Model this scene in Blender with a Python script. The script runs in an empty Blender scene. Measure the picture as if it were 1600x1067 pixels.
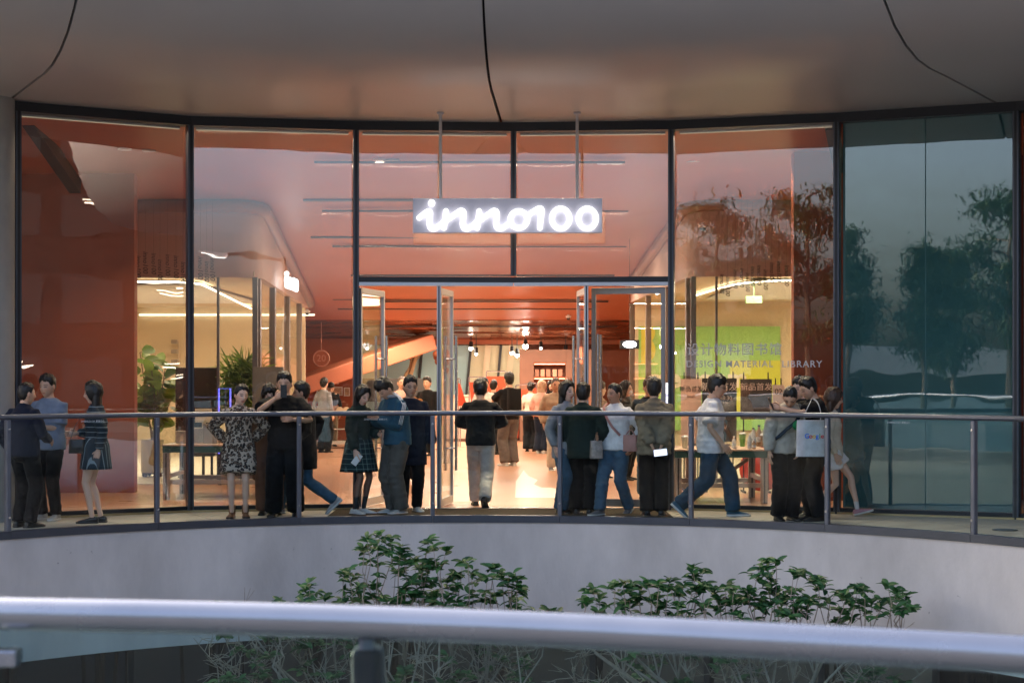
import bpy, math, random
import numpy as np
from mathutils import Vector, Matrix, Euler
R = math.radians
scene = bpy.context.scene
C = scene.collection
random.seed(7)

# ------------------------------------------------------------------ camera, sky, sun, exposure
FPX = 2667.0            # focal length in pixels of the 1600 px wide photograph
EYE = 1.68              # camera height over the walkway
cam_d = bpy.data.cameras.new('camera')
cam = bpy.data.objects.new('camera', cam_d)
C.objects.link(cam)
cam.location = (0, 0, EYE)
cam.rotation_euler = (R(90), 0, 0)
cam_d.sensor_width = 36.0
cam_d.lens = 36.0 * FPX / 1600.0
cam_d.shift_y = 0.0366
cam_d.clip_start = 0.1
cam_d.clip_end = 2000
cam_d.dof.use_dof = True
cam_d.dof.focus_distance = 20.8
cam_d.dof.aperture_fstop = 6.5
scene.camera = cam

world = bpy.data.worlds.new('World')
scene.world = world
world.use_nodes = True
wn = world.node_tree
sky = wn.nodes.new('ShaderNodeTexSky')
sky.sky_type = 'NISHITA'
sky.sun_disc = False
sky.sun_elevation = R(18.0)
sky.sun_rotation = R(-60)
sky.air_density = 0.6
sky.dust_density = 8.0
sky.ozone_density = 0.4
bg = wn.nodes['Background']
wn.links.new(sky.outputs['Color'], bg.inputs['Color'])
bg.inputs['Strength'].default_value = 0.15

sun_d = bpy.data.lights.new('sun', 'SUN')
sun = bpy.data.objects.new('sun', sun_d)
C.objects.link(sun)
sun_d.energy = 0.5
sun_d.angle = R(25)
sun_d.color = (1.0, 0.86, 0.74)
# points from the low sun at the left behind the shop
sun.rotation_euler = Vector((0.82, -0.47, -0.31)).to_track_quat('-Z', 'Y').to_euler()
sun.location = (-40, 24, 14)

scene.view_settings.view_transform = 'Standard'
scene.view_settings.look = 'None'
scene.view_settings.gamma = 1.0
scene.view_settings.use_curve_mapping = False
scene.view_settings.exposure = 2.8

cy = scene.cycles
cy.use_denoising = True
cy.max_bounces = 10
cy.diffuse_bounces = 4
cy.glossy_bounces = 4
cy.transmission_bounces = 6
cy.transparent_max_bounces = 40
cy.sample_clamp_indirect = 6.0
cy.caustics_reflective = False
cy.caustics_refractive = False

def P(x, y, Y):
    """point at depth Y that the photograph shows at pixel x, y"""
    return Vector(((x - 800.0) / FPX * Y, Y, EYE - (y - 592.0) / FPX * Y))
def PX(x, Y):
    return (x - 800.0) / FPX * Y
def PZ(y, Y):
    return EYE - (y - 592.0) / FPX * Y

# ------------------------------------------------------------------ mesh helpers
class MB:
    """collects vertices and faces for ONE mesh object"""
    def __init__(s):
        s.v = []; s.f = []; s.m = []
    def add(s, vs, fs, mi=0):
        b = len(s.v)
        s.v.extend([tuple(p) for p in vs])
        s.f.extend([tuple(i + b for i in f) for f in fs])
        s.m.extend([mi] * len(fs))
        return s
    def box(s, c, size, rz=0.0, mi=0, M=None):
        hx, hy, hz = size[0] / 2, size[1] / 2, size[2] / 2
        pts = [Vector((x, y, z)) for x in (-hx, hx) for y in (-hy, hy) for z in (-hz, hz)]
        if M is None:
            M = Matrix.Rotation(rz, 3, 'Z')
        pts = [M @ p + Vector(c) for p in pts]
        return s.add(pts, [(0, 1, 3, 2), (4, 6, 7, 5), (0, 4, 5, 1), (2, 3, 7, 6), (0, 2, 6, 4), (1, 5, 7, 3)], mi)
    def span(s, x0, x1, y0, y1, z0, z1, mi=0):
        return s.box(((x0 + x1) / 2, (y0 + y1) / 2, (z0 + z1) / 2), (abs(x1 - x0), abs(y1 - y0), abs(z1 - z0)), 0, mi)
    def beam(s, a, b, w, h, mi=0, up=(0, 0, 1)):
        """box bar from a to b, w sideways, h along up"""
        a = Vector(a); b = Vector(b); d = b - a
        L = d.length
        yv = d.normalized(); u = Vector(up)
        xv = yv.cross(u)
        if xv.length < 1e-5:
            xv = Vector((1, 0, 0))
        xv.normalize(); zv = xv.cross(yv)
        M = Matrix((xv, yv, zv)).transposed()
        return s.box((a + b) / 2, (w, L, h), 0, mi, M)
    def tube(s, pts, rad, k=10, mi=0, cap=True, closed=False):
        pts = [Vector(p) for p in pts]
        n = len(pts)
        if not hasattr(rad, '__len__'):
            rad = [rad] * n
        rings = []
        ref = None
        for i in range(n):
            if closed:
                t = (pts[(i + 1) % n] - pts[i - 1])
            else:
                t = pts[min(i + 1, n - 1)] - pts[max(i - 1, 0)]
            if t.length < 1e-9:
                t = Vector((0, 0, 1))
            t.normalize()
            if ref is None:
                ref = Vector((0, 0, 1)) if abs(t.z) < 0.9 else Vector((1, 0, 0))
            u = ref - t * ref.dot(t)
            if u.length < 1e-5:
                u = t.orthogonal()
            u.normalize(); w = t.cross(u); ref = u
            r = rad[i]
            ru, rw = (r if hasattr(r, '__len__') else (r, r))
            rings.append([pts[i] + u * (ru * math.cos(2 * math.pi * j / k)) + w * (rw * math.sin(2 * math.pi * j / k)) for j in range(k)])
        return s.loft(rings, cap and not closed, mi, closed)
    def loft(s, rings, cap=True, mi=0, closed=False):
        k = len(rings[0]); n = len(rings)
        vs = [p for r in rings for p in r]
        fs = []
        for i in range(n if closed else n - 1):
            i2 = (i + 1) % n
            for j in range(k):
                j2 = (j + 1) % k
                fs.append((i * k + j, i * k + j2, i2 * k + j2, i2 * k + j))
        if cap:
            fs.append(tuple(range(k - 1, -1, -1)))
            fs.append(tuple((n - 1) * k + j for j in range(k)))
        return s.add(vs, fs, mi)
    def cyl(s, a, b, r0, r1=None, k=16, mi=0):
        return s.tube([a, b], [r0, r0 if r1 is None else r1], k, mi)
    def sweep(s, path, prof, mi=0, cap=True, out=None):
        """profile [(offset sideways, z)] swept along a horizontal path of (x, y)"""
        n = len(path); rings = []
        for i in range(n):
            a = Vector(path[max(i - 1, 0)]); b = Vector(path[min(i + 1, n - 1)])
            t = (b - a).normalized(); nn = Vector((t.y, -t.x))
            p = Vector(path[i])
            rings.append([(p.x + nn.x * o, p.y + nn.y * o, z) for o, z in prof])
        return s.loft(rings, cap, mi)
    def prism(s, poly, z0, z1, mi=0):
        n = len(poly)
        vs = [(x, y, z0) for x, y in poly] + [(x, y, z1) for x, y in poly]
        fs = [tuple(range(n - 1, -1, -1)), tuple(range(n, 2 * n))]
        fs += [(i, (i + 1) % n, n + (i + 1) % n, n + i) for i in range(n)]
        return s.add(vs, fs, mi)
    def lathe(s, prof, c=(0, 0, 0), k=20, mi=0):
        rings = [[(c[0] + r * math.cos(2 * math.pi * j / k), c[1] + r * math.sin(2 * math.pi * j / k), c[2] + z) for j in range(k)] for r, z in prof]
        return s.loft(rings, True, mi)
    def ball(s, c, r, k=14, n=9, mi=0):
        rx, ry, rz = r if hasattr(r, '__len__') else (r, r, r)
        rings = []
        for i in range(n):
            a = -math.pi / 2 + math.pi * (i + 0.5) / n
            rings.append([(c[0] + rx * math.cos(a) * math.cos(2 * math.pi * j / k), c[1] + ry * math.cos(a) * math.sin(2 * math.pi * j / k), c[2] + rz * math.sin(a)) for j in range(k)])
        return s.loft(rings, True, mi)

def mesh_obj(name, verts, faces, mats, parent=None, smooth=False, mids=None, local=False):
    me = bpy.data.meshes.new(name)
    if parent is not None and not local:
        off = np.array(parent.location if parent.parent is None else (Vector(parent.location) + Vector(parent.parent.location)))
        verts = np.asarray(verts, dtype=float) - off
    me.from_pydata([tuple(p) for p in verts], [], [tuple(int(i) for i in f) for f in faces])
    if not isinstance(mats, (list, tuple)):
        mats = [mats]
    for m in mats:
        me.materials.append(m)
    if mids is not None and len(mats) > 1:
        me.polygons.foreach_set('material_index', np.asarray(mids, dtype=np.int32))
    if smooth:
        me.polygons.foreach_set('use_smooth', np.ones(len(me.polygons), dtype=bool))
    me.update()
    o = bpy.data.objects.new(name, me)
    C.objects.link(o)
    if parent is not None:
        o.parent = parent
    return o

def mk(name, mb, mats, parent=None, smooth=False, local=False, bevel=0.0, autos=None):
    o = mesh_obj(name, mb.v, mb.f, mats, parent, smooth, mb.m, local)
    if bevel:
        b = o.modifiers.new('bevel', 'BEVEL'); b.width = bevel; b.segments = 2; b.limit_method = 'ANGLE'; b.angle_limit = R(50)
    if autos:
        o.data.polygons.foreach_set('use_smooth', np.ones(len(o.data.polygons), dtype=bool))
        o.data.set_sharp_from_angle(angle=R(autos))
    return o

def thing(name, label, cat, loc=(0, 0, 0), rz=0.0, group=None):
    o = bpy.data.objects.new(name, None)
    o.empty_display_size = 0.2
    C.objects.link(o)
    o.location = loc; o.rotation_euler = (0, 0, rz)
    tag(o, label, cat, group)
    return o
def tag(o, label, cat, group=None):
    o['label'] = label; o['category'] = cat
    if group:
        o['group'] = group
    return o
def struct(o):
    o['kind'] = 'structure'
    return o
def root_struct(name, loc=(0, 0, 0)):
    o = bpy.data.objects.new(name, None); C.objects.link(o); o.location = loc
    return struct(o)

def text_arrays(body, size, extrude=0.0, align='CENTER', bold=0.0, shear=0.0, spacing=1.0):
    cu = bpy.data.curves.new('t', 'FONT')
    cu.body = body; cu.size = size; cu.extrude = extrude; cu.align_x = align; cu.align_y = 'CENTER'
    cu.offset = bold; cu.shear = shear; cu.space_character = spacing; cu.resolution_u = 3
    o = bpy.data.objects.new('t', cu); C.objects.link(o)
    dg = bpy.context.evaluated_depsgraph_get()
    me = o.evaluated_get(dg).to_mesh()
    v = [tuple(p.co) for p in me.vertices]; f = [tuple(p.vertices) for p in me.polygons]
    o.evaluated_get(dg).to_mesh_clear()
    bpy.data.objects.remove(o); bpy.data.curves.remove(cu)
    return v, f
def text_obj(name, body, size, M, m, parent=None, extrude=0.002, align='CENTER', bold=0.0, spacing=1.0, shear=0.0):
    """flat lettering; M places its local x (reading), y (up), z (towards reader)"""
    v, f = text_arrays(body, size, extrude, align, bold, shear, spacing)
    v = [M @ Vector(p) for p in v]
    return mesh_obj(name, v, f, m, parent)
def facing(loc, rz=0.0):
    """matrix for lettering read from -Y, turned rz about the vertical"""
    return Matrix.Translation(loc) @ Matrix.Rotation(rz, 4, 'Z') @ Matrix.Rotation(R(90), 4, 'X')

# ------------------------------------------------------------------ materials
MATS = {}
def mat(name, col, rough=0.6, metal=0.0, spec=0.5, var=0.0, vscale=3.0, bump=0.0, bscale=40.0, coat=0.0, stretch=(1, 1, 1), dirt=None, sheen=0.0, coord='Object', bdist=0.02):
    if name in MATS:
        return MATS[name]
    m = bpy.data.materials.new(name); m.use_nodes = True
    nt = m.node_tree; b = nt.nodes['Principled BSDF']
    c = (col[0], col[1], col[2], 1)
    b.inputs['Base Color'].default_value = c
    b.inputs['Roughness'].default_value = rough
    b.inputs['Metallic'].default_value = metal
    b.inputs['Specular IOR Level'].default_value = spec
    b.inputs['Coat Weight'].default_value = coat
    if sheen:
        b.inputs['Sheen Weight'].default_value = sheen
    if var or bump:
        tc = nt.nodes.new('ShaderNodeTexCoord')
        mp = nt.nodes.new('ShaderNodeMapping'); mp.inputs['Scale'].default_value = stretch
        nt.links.new(tc.outputs[coord], mp.inputs['Vector'])
    if var:
        n = nt.nodes.new('ShaderNodeTexNoise'); n.inputs['Scale'].default_value = vscale; n.inputs['Detail'].default_value = 6; n.inputs['Roughness'].default_value = 0.62
        nt.links.new(mp.outputs['Vector'], n.inputs['Vector'])
        rp = nt.nodes.new('ShaderNodeValToRGB')
        lo = dirt if dirt else tuple(x * (1 - var) for x in col)
        hi = tuple(min(1, x * (1 + var * 0.6)) for x in col)
        rp.color_ramp.elements[0].position = 0.3; rp.color_ramp.elements[0].color = (*lo, 1)
        rp.color_ramp.elements[1].position = 0.68; rp.color_ramp.elements[1].color = (*hi, 1)
        nt.links.new(n.outputs['Fac'], rp.inputs['Fac'])
        nt.links.new(rp.outputs['Color'], b.inputs['Base Color'])
        mr = nt.nodes.new('ShaderNodeMapRange')
        mr.inputs['To Min'].default_value = max(0, rough - 0.08); mr.inputs['To Max'].default_value = min(1, rough + 0.08)
        nt.links.new(n.outputs['Fac'], mr.inputs['Value']); nt.links.new(mr.outputs['Result'], b.inputs['Roughness'])
    if bump:
        n2 = nt.nodes.new('ShaderNodeTexNoise'); n2.inputs['Scale'].default_value = bscale; n2.inputs['Detail'].default_value = 4
        nt.links.new(mp.outputs['Vector'], n2.inputs['Vector'])
        bu = nt.nodes.new('ShaderNodeBump'); bu.inputs['Strength'].default_value = bump; bu.inputs['Distance'].default_value = bdist
        nt.links.new(n2.outputs['Fac'], bu.inputs['Height']); nt.links.new(bu.outputs['Normal'], b.inputs['Normal'])
    MATS[name] = m
    return m
def emit(name, col, strength):
    strength *= 0.27
    if name in MATS:
        return MATS[name]
    m = bpy.data.materials.new(name); m.use_nodes = True
    b = m.node_tree.nodes['Principled BSDF']
    b.inputs['Base Color'].default_value = (0.6, 0.6, 0.6, 1)
    b.inputs['Emission Color'].default_value = (*col, 1); b.inputs['Emission Strength'].default_value = strength
    MATS[name] = m
    return m
def glass(name, tint=(0.95, 0.97, 0.96), refl=0.06, wave=0.0, wscale=0.6, rough=0.0, gcol=(1, 1, 1), film=None, gmax=0.9):
    """thin clear sheet: lets light straight through, mirrors more at grazing angles"""
    m = bpy.data.materials.new(name); m.use_nodes = True
    nt = m.node_tree; nt.nodes.remove(nt.nodes['Principled BSDF'])
    out = nt.nodes['Material Output']
    tr = nt.nodes.new('ShaderNodeBsdfTransparent'); tr.inputs['Color'].default_value = (*tint, 1)
    gl = nt.nodes.new('ShaderNodeBsdfGlossy'); gl.inputs['Roughness'].default_value = rough; gl.inputs['Color'].default_value = (*gcol, 1)
    lw = nt.nodes.new('ShaderNodeLayerWeight'); lw.inputs['Blend'].default_value = 0.5
    pw = nt.nodes.new('ShaderNodeMath'); pw.operation = 'POWER'; pw.inputs[1].default_value = 4.0
    nt.links.new(lw.outputs['Facing'], pw.inputs[0])
    mr = nt.nodes.new('ShaderNodeMapRange'); mr.inputs['To Min'].default_value = refl; mr.inputs['To Max'].default_value = gmax
    nt.links.new(pw.outputs[0], mr.inputs['Value'])
    mx = nt.nodes.new('ShaderNodeMixShader')
    nt.links.new(mr.outputs['Result'], mx.inputs['Fac']); nt.links.new(tr.outputs[0], mx.inputs[1]); nt.links.new(gl.outputs[0], mx.inputs[2])
    if film:
        df = nt.nodes.new('ShaderNodeBsdfDiffuse'); df.inputs['Color'].default_value = (*film[:3], 1)
        m2 = nt.nodes.new('ShaderNodeMixShader'); m2.inputs['Fac'].default_value = film[3]
        nt.links.new(tr.outputs[0], m2.inputs[1]); nt.links.new(df.outputs[0], m2.inputs[2]); nt.links.new(m2.outputs[0], mx.inputs[1])
    if wave:
        tc = nt.nodes.new('ShaderNodeTexCoord')
        n2 = nt.nodes.new('ShaderNodeTexNoise'); n2.inputs['Scale'].default_value = wscale; n2.inputs['Detail'].default_value = 2
        mp = nt.nodes.new('ShaderNodeMapping'); mp.inputs['Scale'].default_value = (1, 1, 2.2)
        nt.links.new(tc.outputs['Object'], mp.inputs['Vector']); nt.links.new(mp.outputs['Vector'], n2.inputs['Vector'])
        bu = nt.nodes.new('ShaderNodeBump'); bu.inputs['Strength'].default_value = wave; bu.inputs['Distance'].default_value = 0.05
        nt.links.new(n2.outputs['Fac'], bu.inputs['Height']); nt.links.new(bu.outputs['Normal'], gl.inputs['Normal'])
    nt.links.new(mx.outputs[0], out.inputs['Surface'])
    MATS[name] = m
    return m

M_plaster = mat('plaster', (0.64, 0.61, 0.59), 0.85, 0, 0.3, 0.24, 0.8, 0.15, 30, stretch=(1.0, 1.0, 0.45))
def spots_on(m, dark=0.45, scale=7.0, lo=0.70):
    """sparse dark chips and scuffs over a material's colour"""
    nt = m.node_tree; b = nt.nodes['Principled BSDF']; src = b.inputs['Base Color'].links[0].from_socket
    tc = nt.nodes.new('ShaderNodeTexCoord'); n = nt.nodes.new('ShaderNodeTexNoise'); n.inputs['Scale'].default_value = scale; n.inputs['Detail'].default_value = 8; n.inputs['Roughness'].default_value = 0.7
    nt.links.new(tc.outputs['Object'], n.inputs['Vector'])
    r = nt.nodes.new('ShaderNodeMapRange'); r.inputs['From Min'].default_value = lo; r.inputs['From Max'].default_value = lo + 0.05; r.inputs['To Min'].default_value = 1.0; r.inputs['To Max'].default_value = dark
    nt.links.new(n.outputs['Fac'], r.inputs['Value'])
    mx = nt.nodes.new('ShaderNodeMix'); mx.data_type = 'RGBA'; mx.blend_type = 'MULTIPLY'; mx.inputs[0].default_value = 1.0
    nt.links.new(src, mx.inputs[6]); nt.links.new(r.outputs['Result'], mx.inputs[7]); nt.links.new(mx.outputs[2], b.inputs['Base Color'])
spots_on(M_plaster, 0.5, 7.0, 0.665)
M_soffit = mat('soffit_panel', (0.335, 0.325, 0.325), 0.38, 0.0, 0.6, 0.05, 0.5, 0.02, 3)
M_seam = mat('seam_dark', (0.008, 0.008, 0.01), 0.9)
M_frame = mat('frame_grey', (0.085, 0.095, 0.12), 0.38, 0.55, 0.5, 0.1, 4)
M_frame_dark = mat('frame_dark', (0.018, 0.020, 0.026), 0.45, 0.2)
M_alu = mat('aluminium', (0.50, 0.50, 0.54), 0.34, 0.75, 0.5, 0.06, 8)
M_steel = mat('brushed_steel', (0.62, 0.63, 0.66), 0.25, 0.95, 0.5, 0.05, 20)
M_rail = mat('rail_paint', (0.15, 0.165, 0.205), 0.34, 0.6, 0.5, 0.12, 6)
M_rail_near = mat('rail_paint_near', (0.29, 0.31, 0.36), 0.26, 0.92, 0.5, 0.05, 6)
M_stone = mat('deck_stone', (0.48, 0.44, 0.36), 0.6, 0, 0.5, 0.18, 2.5, 0.06, 60)
M_mat = mat('entrance_mat', (0.085, 0.065, 0.045), 0.95, 0, 0.1, 0.3, 20, 0.3, 200)
M_concrete = mat('column_concrete', (0.33, 0.33, 0.32), 0.7, 0, 0.4, 0.15, 1.4, 0.08, 25)
M_ceil = mat('ceiling_orange', (0.42, 0.118, 0.052), 0.40, 0, 0.45, 0.08, 0.5, 0.02, 3)
M_copper = mat('ceiling_copper', (0.30, 0.085, 0.035), 0.24, 0.75, 0.5, 0.35, 3, 0.35, 4, stretch=(0.6, 6, 1))
M_red = mat('wall_red', (0.35, 0.082, 0.030), 0.5, 0, 0.4, 0.1, 0.8)
M_terra = mat('floor_terracotta', (0.52, 0.255, 0.15), 0.30, 0, 0.5, 0.12, 0.7)
M_cream = mat('wall_cream', (0.72, 0.60, 0.42), 0.7, 0, 0.3, 0.05, 0.6)
M_pale = mat('floor_pale', (0.66, 0.60, 0.50), 0.4, 0, 0.5, 0.08, 2)
M_pink = mat('header_pink', (0.50, 0.36, 0.31), 0.55, 0, 0.4, 0.06, 0.8)
M_black = mat('black_plastic', (0.012, 0.012, 0.014), 0.4)
M_white = mat('white_paint', (0.75, 0.75, 0.75), 0.5)
M_peach = mat('counter_peach', (0.66, 0.42, 0.33), 0.5, 0, 0.4, 0.06, 2)
M_redboard = mat('board_red', (0.55, 0.075, 0.028), 0.5, 0, 0.4, 0.08, 2)
M_brown = mat('cabinet_brown', (0.22, 0.10, 0.065), 0.45, 0, 0.4, 0.15, 2)
M_dark = mat('dark_panel', (0.035, 0.033, 0.032), 0.35)
M_teal = mat('back_painted_teal', (0.115, 0.22, 0.235), 0.9, 0, 0.0, 0.12, 1.2)
M_greenblack = mat('table_edge_green', (0.02, 0.09, 0.075), 0.4)
M_tabletop = mat('table_top', (0.62, 0.42, 0.30), 0.45, 0, 0.4, 0.1, 5)
M_dusk_pane = mat('dusk_pane', (0.38, 0.58, 0.62), 0.6, 0, 0.3, 0.08, 1)  # window pane: pale dusk outside put into the colour
M_bark = mat('bark', (0.16, 0.12, 0.09), 0.9, 0, 0.2, 0.3, 20, 0.4, 60)
M_twig = mat('twig_pale', (0.36, 0.31, 0.26), 0.85, 0, 0.2, 0.25, 15)
G_facade = glass('facade_glass', (0.90, 0.90, 0.90), 0.10, 0.035, 0.8)
G_rail = glass('rail_glass', (0.93, 0.97, 0.975), 0.006, 0.02, 0.7)
G_near = glass('rail_glass_near', (0.66, 0.80, 0.82), 0.02)
G_inner = glass('partition_glass', (0.96, 0.96, 0.94), 0.02, gmax=0.18)
G_door = glass('door_glass', (0.94, 0.94, 0.94), 0.04)
G_dark = glass('dark_glazing', (0.10, 0.14, 0.15), 0.06)
E_sign = emit('sign_light', (1.0, 0.98, 0.94), 1.15)
E_led = emit('led_strip', (1.0, 0.88, 0.62), 5.0)
E_lamp = emit('lamp_face', (1.0, 0.92, 0.80), 30.0)
E_neon = emit('neon_blue', (0.05, 0.09, 1.0), 1.3)
E_exit = emit('exit_sign_face', (0.15, 0.9, 0.12), 1.6)
E_niche = emit('niche_light', (1.0, 0.35, 0.16), 5.0)
E_screen = emit('screen_white', (0.75, 0.82, 1.0), 3.0)

def area(name, loc, size, power, col=(1.0, 0.78, 0.55), rot=(0, 0, 0), parent=None, spread=180):
    d = bpy.data.lights.new(name, 'AREA'); d.shape = 'RECTANGLE'; d.size = size[0]; d.size_y = size[1]
    d.energy = power * 0.27; d.color = col; d.spread = R(spread)
    o = bpy.data.objects.new(name, d); C.objects.link(o)
    o.location = loc; o.rotation_euler = rot
    if parent is not None:
        o.location = Vector(loc) - parent.location; o.parent = parent
    return o
# ------------------------------------------------------------------ layout curves (plan, metres)
RC = Vector((-0.435, 13.95)); RR = 6.965                 # curved edge of the far walkway
FP = [(-9.6, 17.2), (-7.7, 19.0), (-5.96, 20.5), (-4.09, 21.65), (-2.02, 22.08), (0.02, 22.19), (2.06, 22.03), (4.08, 21.39), (6.07, 20.5), (7.9, 19.3), (9.7, 17.7)]
SC = Vector((-0.6, 9.5))                                  # soffit panels fan out from here
def on_rail(px, r=RR):
    """where the sight line through pixel column px meets the far walkway edge"""
    k = (px - 800.0) / FPX
    # X = kY ; (kY-cx)^2+(Y-cy)^2=r^2
    a = k * k + 1; b = -2 * (k * RC.x + RC.y); c = RC.x ** 2 + RC.y ** 2 - r * r
    Y = (-b + math.sqrt(b * b - 4 * a * c)) / (2 * a)
    return Vector((k * Y, Y))
def arc(c, r, a0, a1, n):
    return [(c.x + r * math.sin(R(a0 + (a1 - a0) * i / n)), c.y + r * math.cos(R(a0 + (a1 - a0) * i / n))) for i in range(n + 1)]
def facade_y(x):
    for (x0, y0), (x1, y1) in zip(FP, FP[1:]):
        if x0 <= x <= x1:
            return y0 + (y1 - y0) * (x - x0) / (x1 - x0)
    return FP[0][1] if x < 0 else FP[-1][1]
ZTOP = 5.0

# ------------------------------------------------------------------ ground and decks
mb = MB(); mb.span(-300, 300, -300, 300, -4.75, -4.6)
struct(mk('ground', mb, mat('courtyard_paving', (0.16, 0.16, 0.17), 0.7, 0, 0.4, 0.2, 2)))

# far walkway: slab between the curved edge and the shop front, with paving slabs on it
rail_arc = arc(RC, RR, -100, 100, 80)
walk = root_struct('walkway')
poly = [(x, y) for x, y in arc(RC, RR + 0.03, -100, 100, 80)] + [(12, 13.0), (12, 21.0)] + [(x, y + 0.5) for x, y in reversed(FP)] + [(-12, 21), (-12, 13.0)]
mb = MB(); mb.prism(poly, -0.25, -0.012)
mk('slab', mb, M_stone, walk)
# paving pieces: radial strips with recessed joints
def bnd_fac(a):
    d = Vector((math.sin(a), math.cos(a)))
    t = 0.0
    best = None
    for (x0, y0), (x1, y1) in zip(FP, FP[1:]):
        e = Vector((x1 - x0, y1 - y0)); w = Vector((x0, y0)) - RC
        den = d.x * e.y - d.y * e.x
        if abs(den) < 1e-6:
            continue
        t = (w.x * e.y - w.y * e.x) / den
        u = (w.x * d.y - w.y * d.x) / den
        if -0.001 <= u <= 1.001 and t > 0:
            best = t if best is None else min(best, t)
    return best
angs = [R(-62 + 9.0 * i) for i in range(15)]
for a0, a1 in zip(angs, angs[1:]):
    g = 0.006 / 8
    rr0 = RR + 0.02
    f0, f1 = bnd_fac(a0 + g), bnd_fac(a1 - g)
    if not f0 or not f1:
        continue
    mids = [0.0, 0.48, 1.0]
    for m0, m1 in zip(mids, mids[1:]):
        pts = []
        for aa, ff in ((a0 + g, f0), (a1 - g, f1)):
            lo = rr0 + (ff - rr0) * m0 + (0.004 if m0 else 0); hi = rr0 + (ff - rr0) * m1 - (0.004 if m1 < 1 else -0.3)
            pts.append((lo, hi, aa))
        (l0, h0, b0), (l1, h1, b1) = pts
        am = (b0 + b1) / 2
        q = [(RC.x + r * math.sin(a), RC.y + r * math.cos(a)) for r, a in ((l0, b0), (l0 if m0 == 0 else (l0 + l1) / 2, am), (l1, b1), (h1, b1), (h0, b0))]
        mb = MB(); mb.prism(q[::-1], -0.012, 0.0)
        mk('paving_slab', mb, M_stone, walk)
# dark drain lid on the right and the wide mat before the doors
dl = MB(); c = P(1570, 827, 19.0); dl.lathe([(0.0, 0.0), (0.14, 0.0), (0.14, 0.006), (0.0, 0.006)], (c.x, c.y, 0.0), 20)
tag(mk('drain_lid', dl, M_dark), 'round dark drain lid in the paving before the teal glass', 'drain lid')
mb = MB()
q = []
for i in range(13):
    x = -2.25 + 4.2 * i / 12; q.append((x, facade_y(x) - 0.10))
q2 = []
for i in range(13):
    x = 1.95 - 4.2 * i / 12; q2.append((x, (on_rail(800 + x / 20.8 * FPX, RR + 0.14)).y))
mb.prism((q + q2)[::-1], 0.001, 0.012)
tag(mk('entrance_mat', mb, M_mat), 'long dark brown mat on the walkway before the open doors', 'mat')

# curved white wall below the walkway edge
fw = MB(); fw.sweep(rail_arc, [(0.0, -1.44), (0.0, -0.075), (-0.22, -0.075), (-0.22, -1.44)])
fas = mk('parapet_wall', fw, M_plaster, smooth=False, autos=40)
tag(fas, 'curved off-white plaster wall below the far glass railing', 'wall')
# lower storey glazing
low = thing('glazing', 'dark curved glass front of the storey under the white wall', 'glazing', (RC.x, RC.y, -4.6))
la = arc(RC, RR + 0.9, -75, 75, 14)
for (x0, y0), (x1, y1) in zip(la, la[1:]):
    mb = MB(); mb.beam((x0, y0, -3.0), (x1, y1, -3.0), 0.02, 3.1); mk('glass_pane', mb, G_dark, low)
    mb = MB(); mb.beam((x0, y0, -4.6), (x0, y0, -1.3), 0.07, 0.12, up=(x0 - RC.x, y0 - RC.y, 0)); mk('mullion', mb, M_frame_dark, low)
back = arc(RC, RR + 3.0, -75, 75, 14)
mb = MB(); mb.sweep(back, [(0, -4.6), (0, -1.3), (-0.1, -1.3), (-0.1, -4.6)])
struct(mk('wall_lower_back', mb, mat('lower_wall', (0.06, 0.07, 0.08), 0.7)))

# dark curb strip carrying the railing, in lengths
rail = thing('glass_railing', 'curved glass railing with dark steel rail edging the far walkway', 'railing', (RC.x, RC.y + RR, 0))
posts_px = [12, 245, 467, 676, 875, 1080, 1293, 1522]
RRg = RR + 0.05
post_pts = [on_rail(p, RRg) for p in posts_px]
def ang_of(p):
    return math.degrees(math.atan2(p.x - RC.x, p.y - RC.y))
post_a = [ang_of(p) for p in post_pts]
post_a = [post_a[0] - 11.5 * k for k in (4, 3, 2, 1)] + post_a + [post_a[-1] + 12 * k for k in (1, 2, 3)]
for a0, a1 in zip(post_a, post_a[1:]):
    mb = MB(); mb.sweep(arc(RC, RRg, a0 + 0.03, a1 - 0.03, 6), [(0.07, -0.075), (0.07, 0.012), (-0.05, 0.012), (-0.05, -0.075)])
    mk('curb_strip', mb, M_frame, rail)
    mb = MB(); mb.sweep(arc(RC, RRg, a0 + 0.35, a1 - 0.35, 6), [(0.007, 0.012), (0.007, 1.19), (-0.007, 1.19), (-0.007, 0.012)])
    mk('glass_panel', mb, G_rail, rail, autos=60)
for a in post_a:
    p = (RC.x + RRg * math.sin(R(a)), RC.y + RRg * math.cos(R(a)))
    d = (math.sin(R(a)), math.cos(R(a)), 0)
    mb = MB(); mb.beam((p[0], p[1], 0.0), (p[0], p[1], 1.232), 0.055, 0.07, up=d)
    po = mk('post', mb, M_rail, rail, bevel=0.012)
    for z in (1.13, 0.16):
        mb = MB(); mb.cyl((p[0] - d[0] * 0.03, p[1] - d[1] * 0.03, z), (p[0] - d[0] * 0.047, p[1] - d[1] * 0.047, z), 0.012, k=10)
        mk('bolt', mb, M_steel, po)
hr = arc(RC, RRg, post_a[0], post_a[-1], 90)
mb = MB(); mb.tube([(x, y, 1.262) for x, y in hr], 0.030, 12)
mk('handrail', mb, M_rail, rail, smooth=True)
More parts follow.
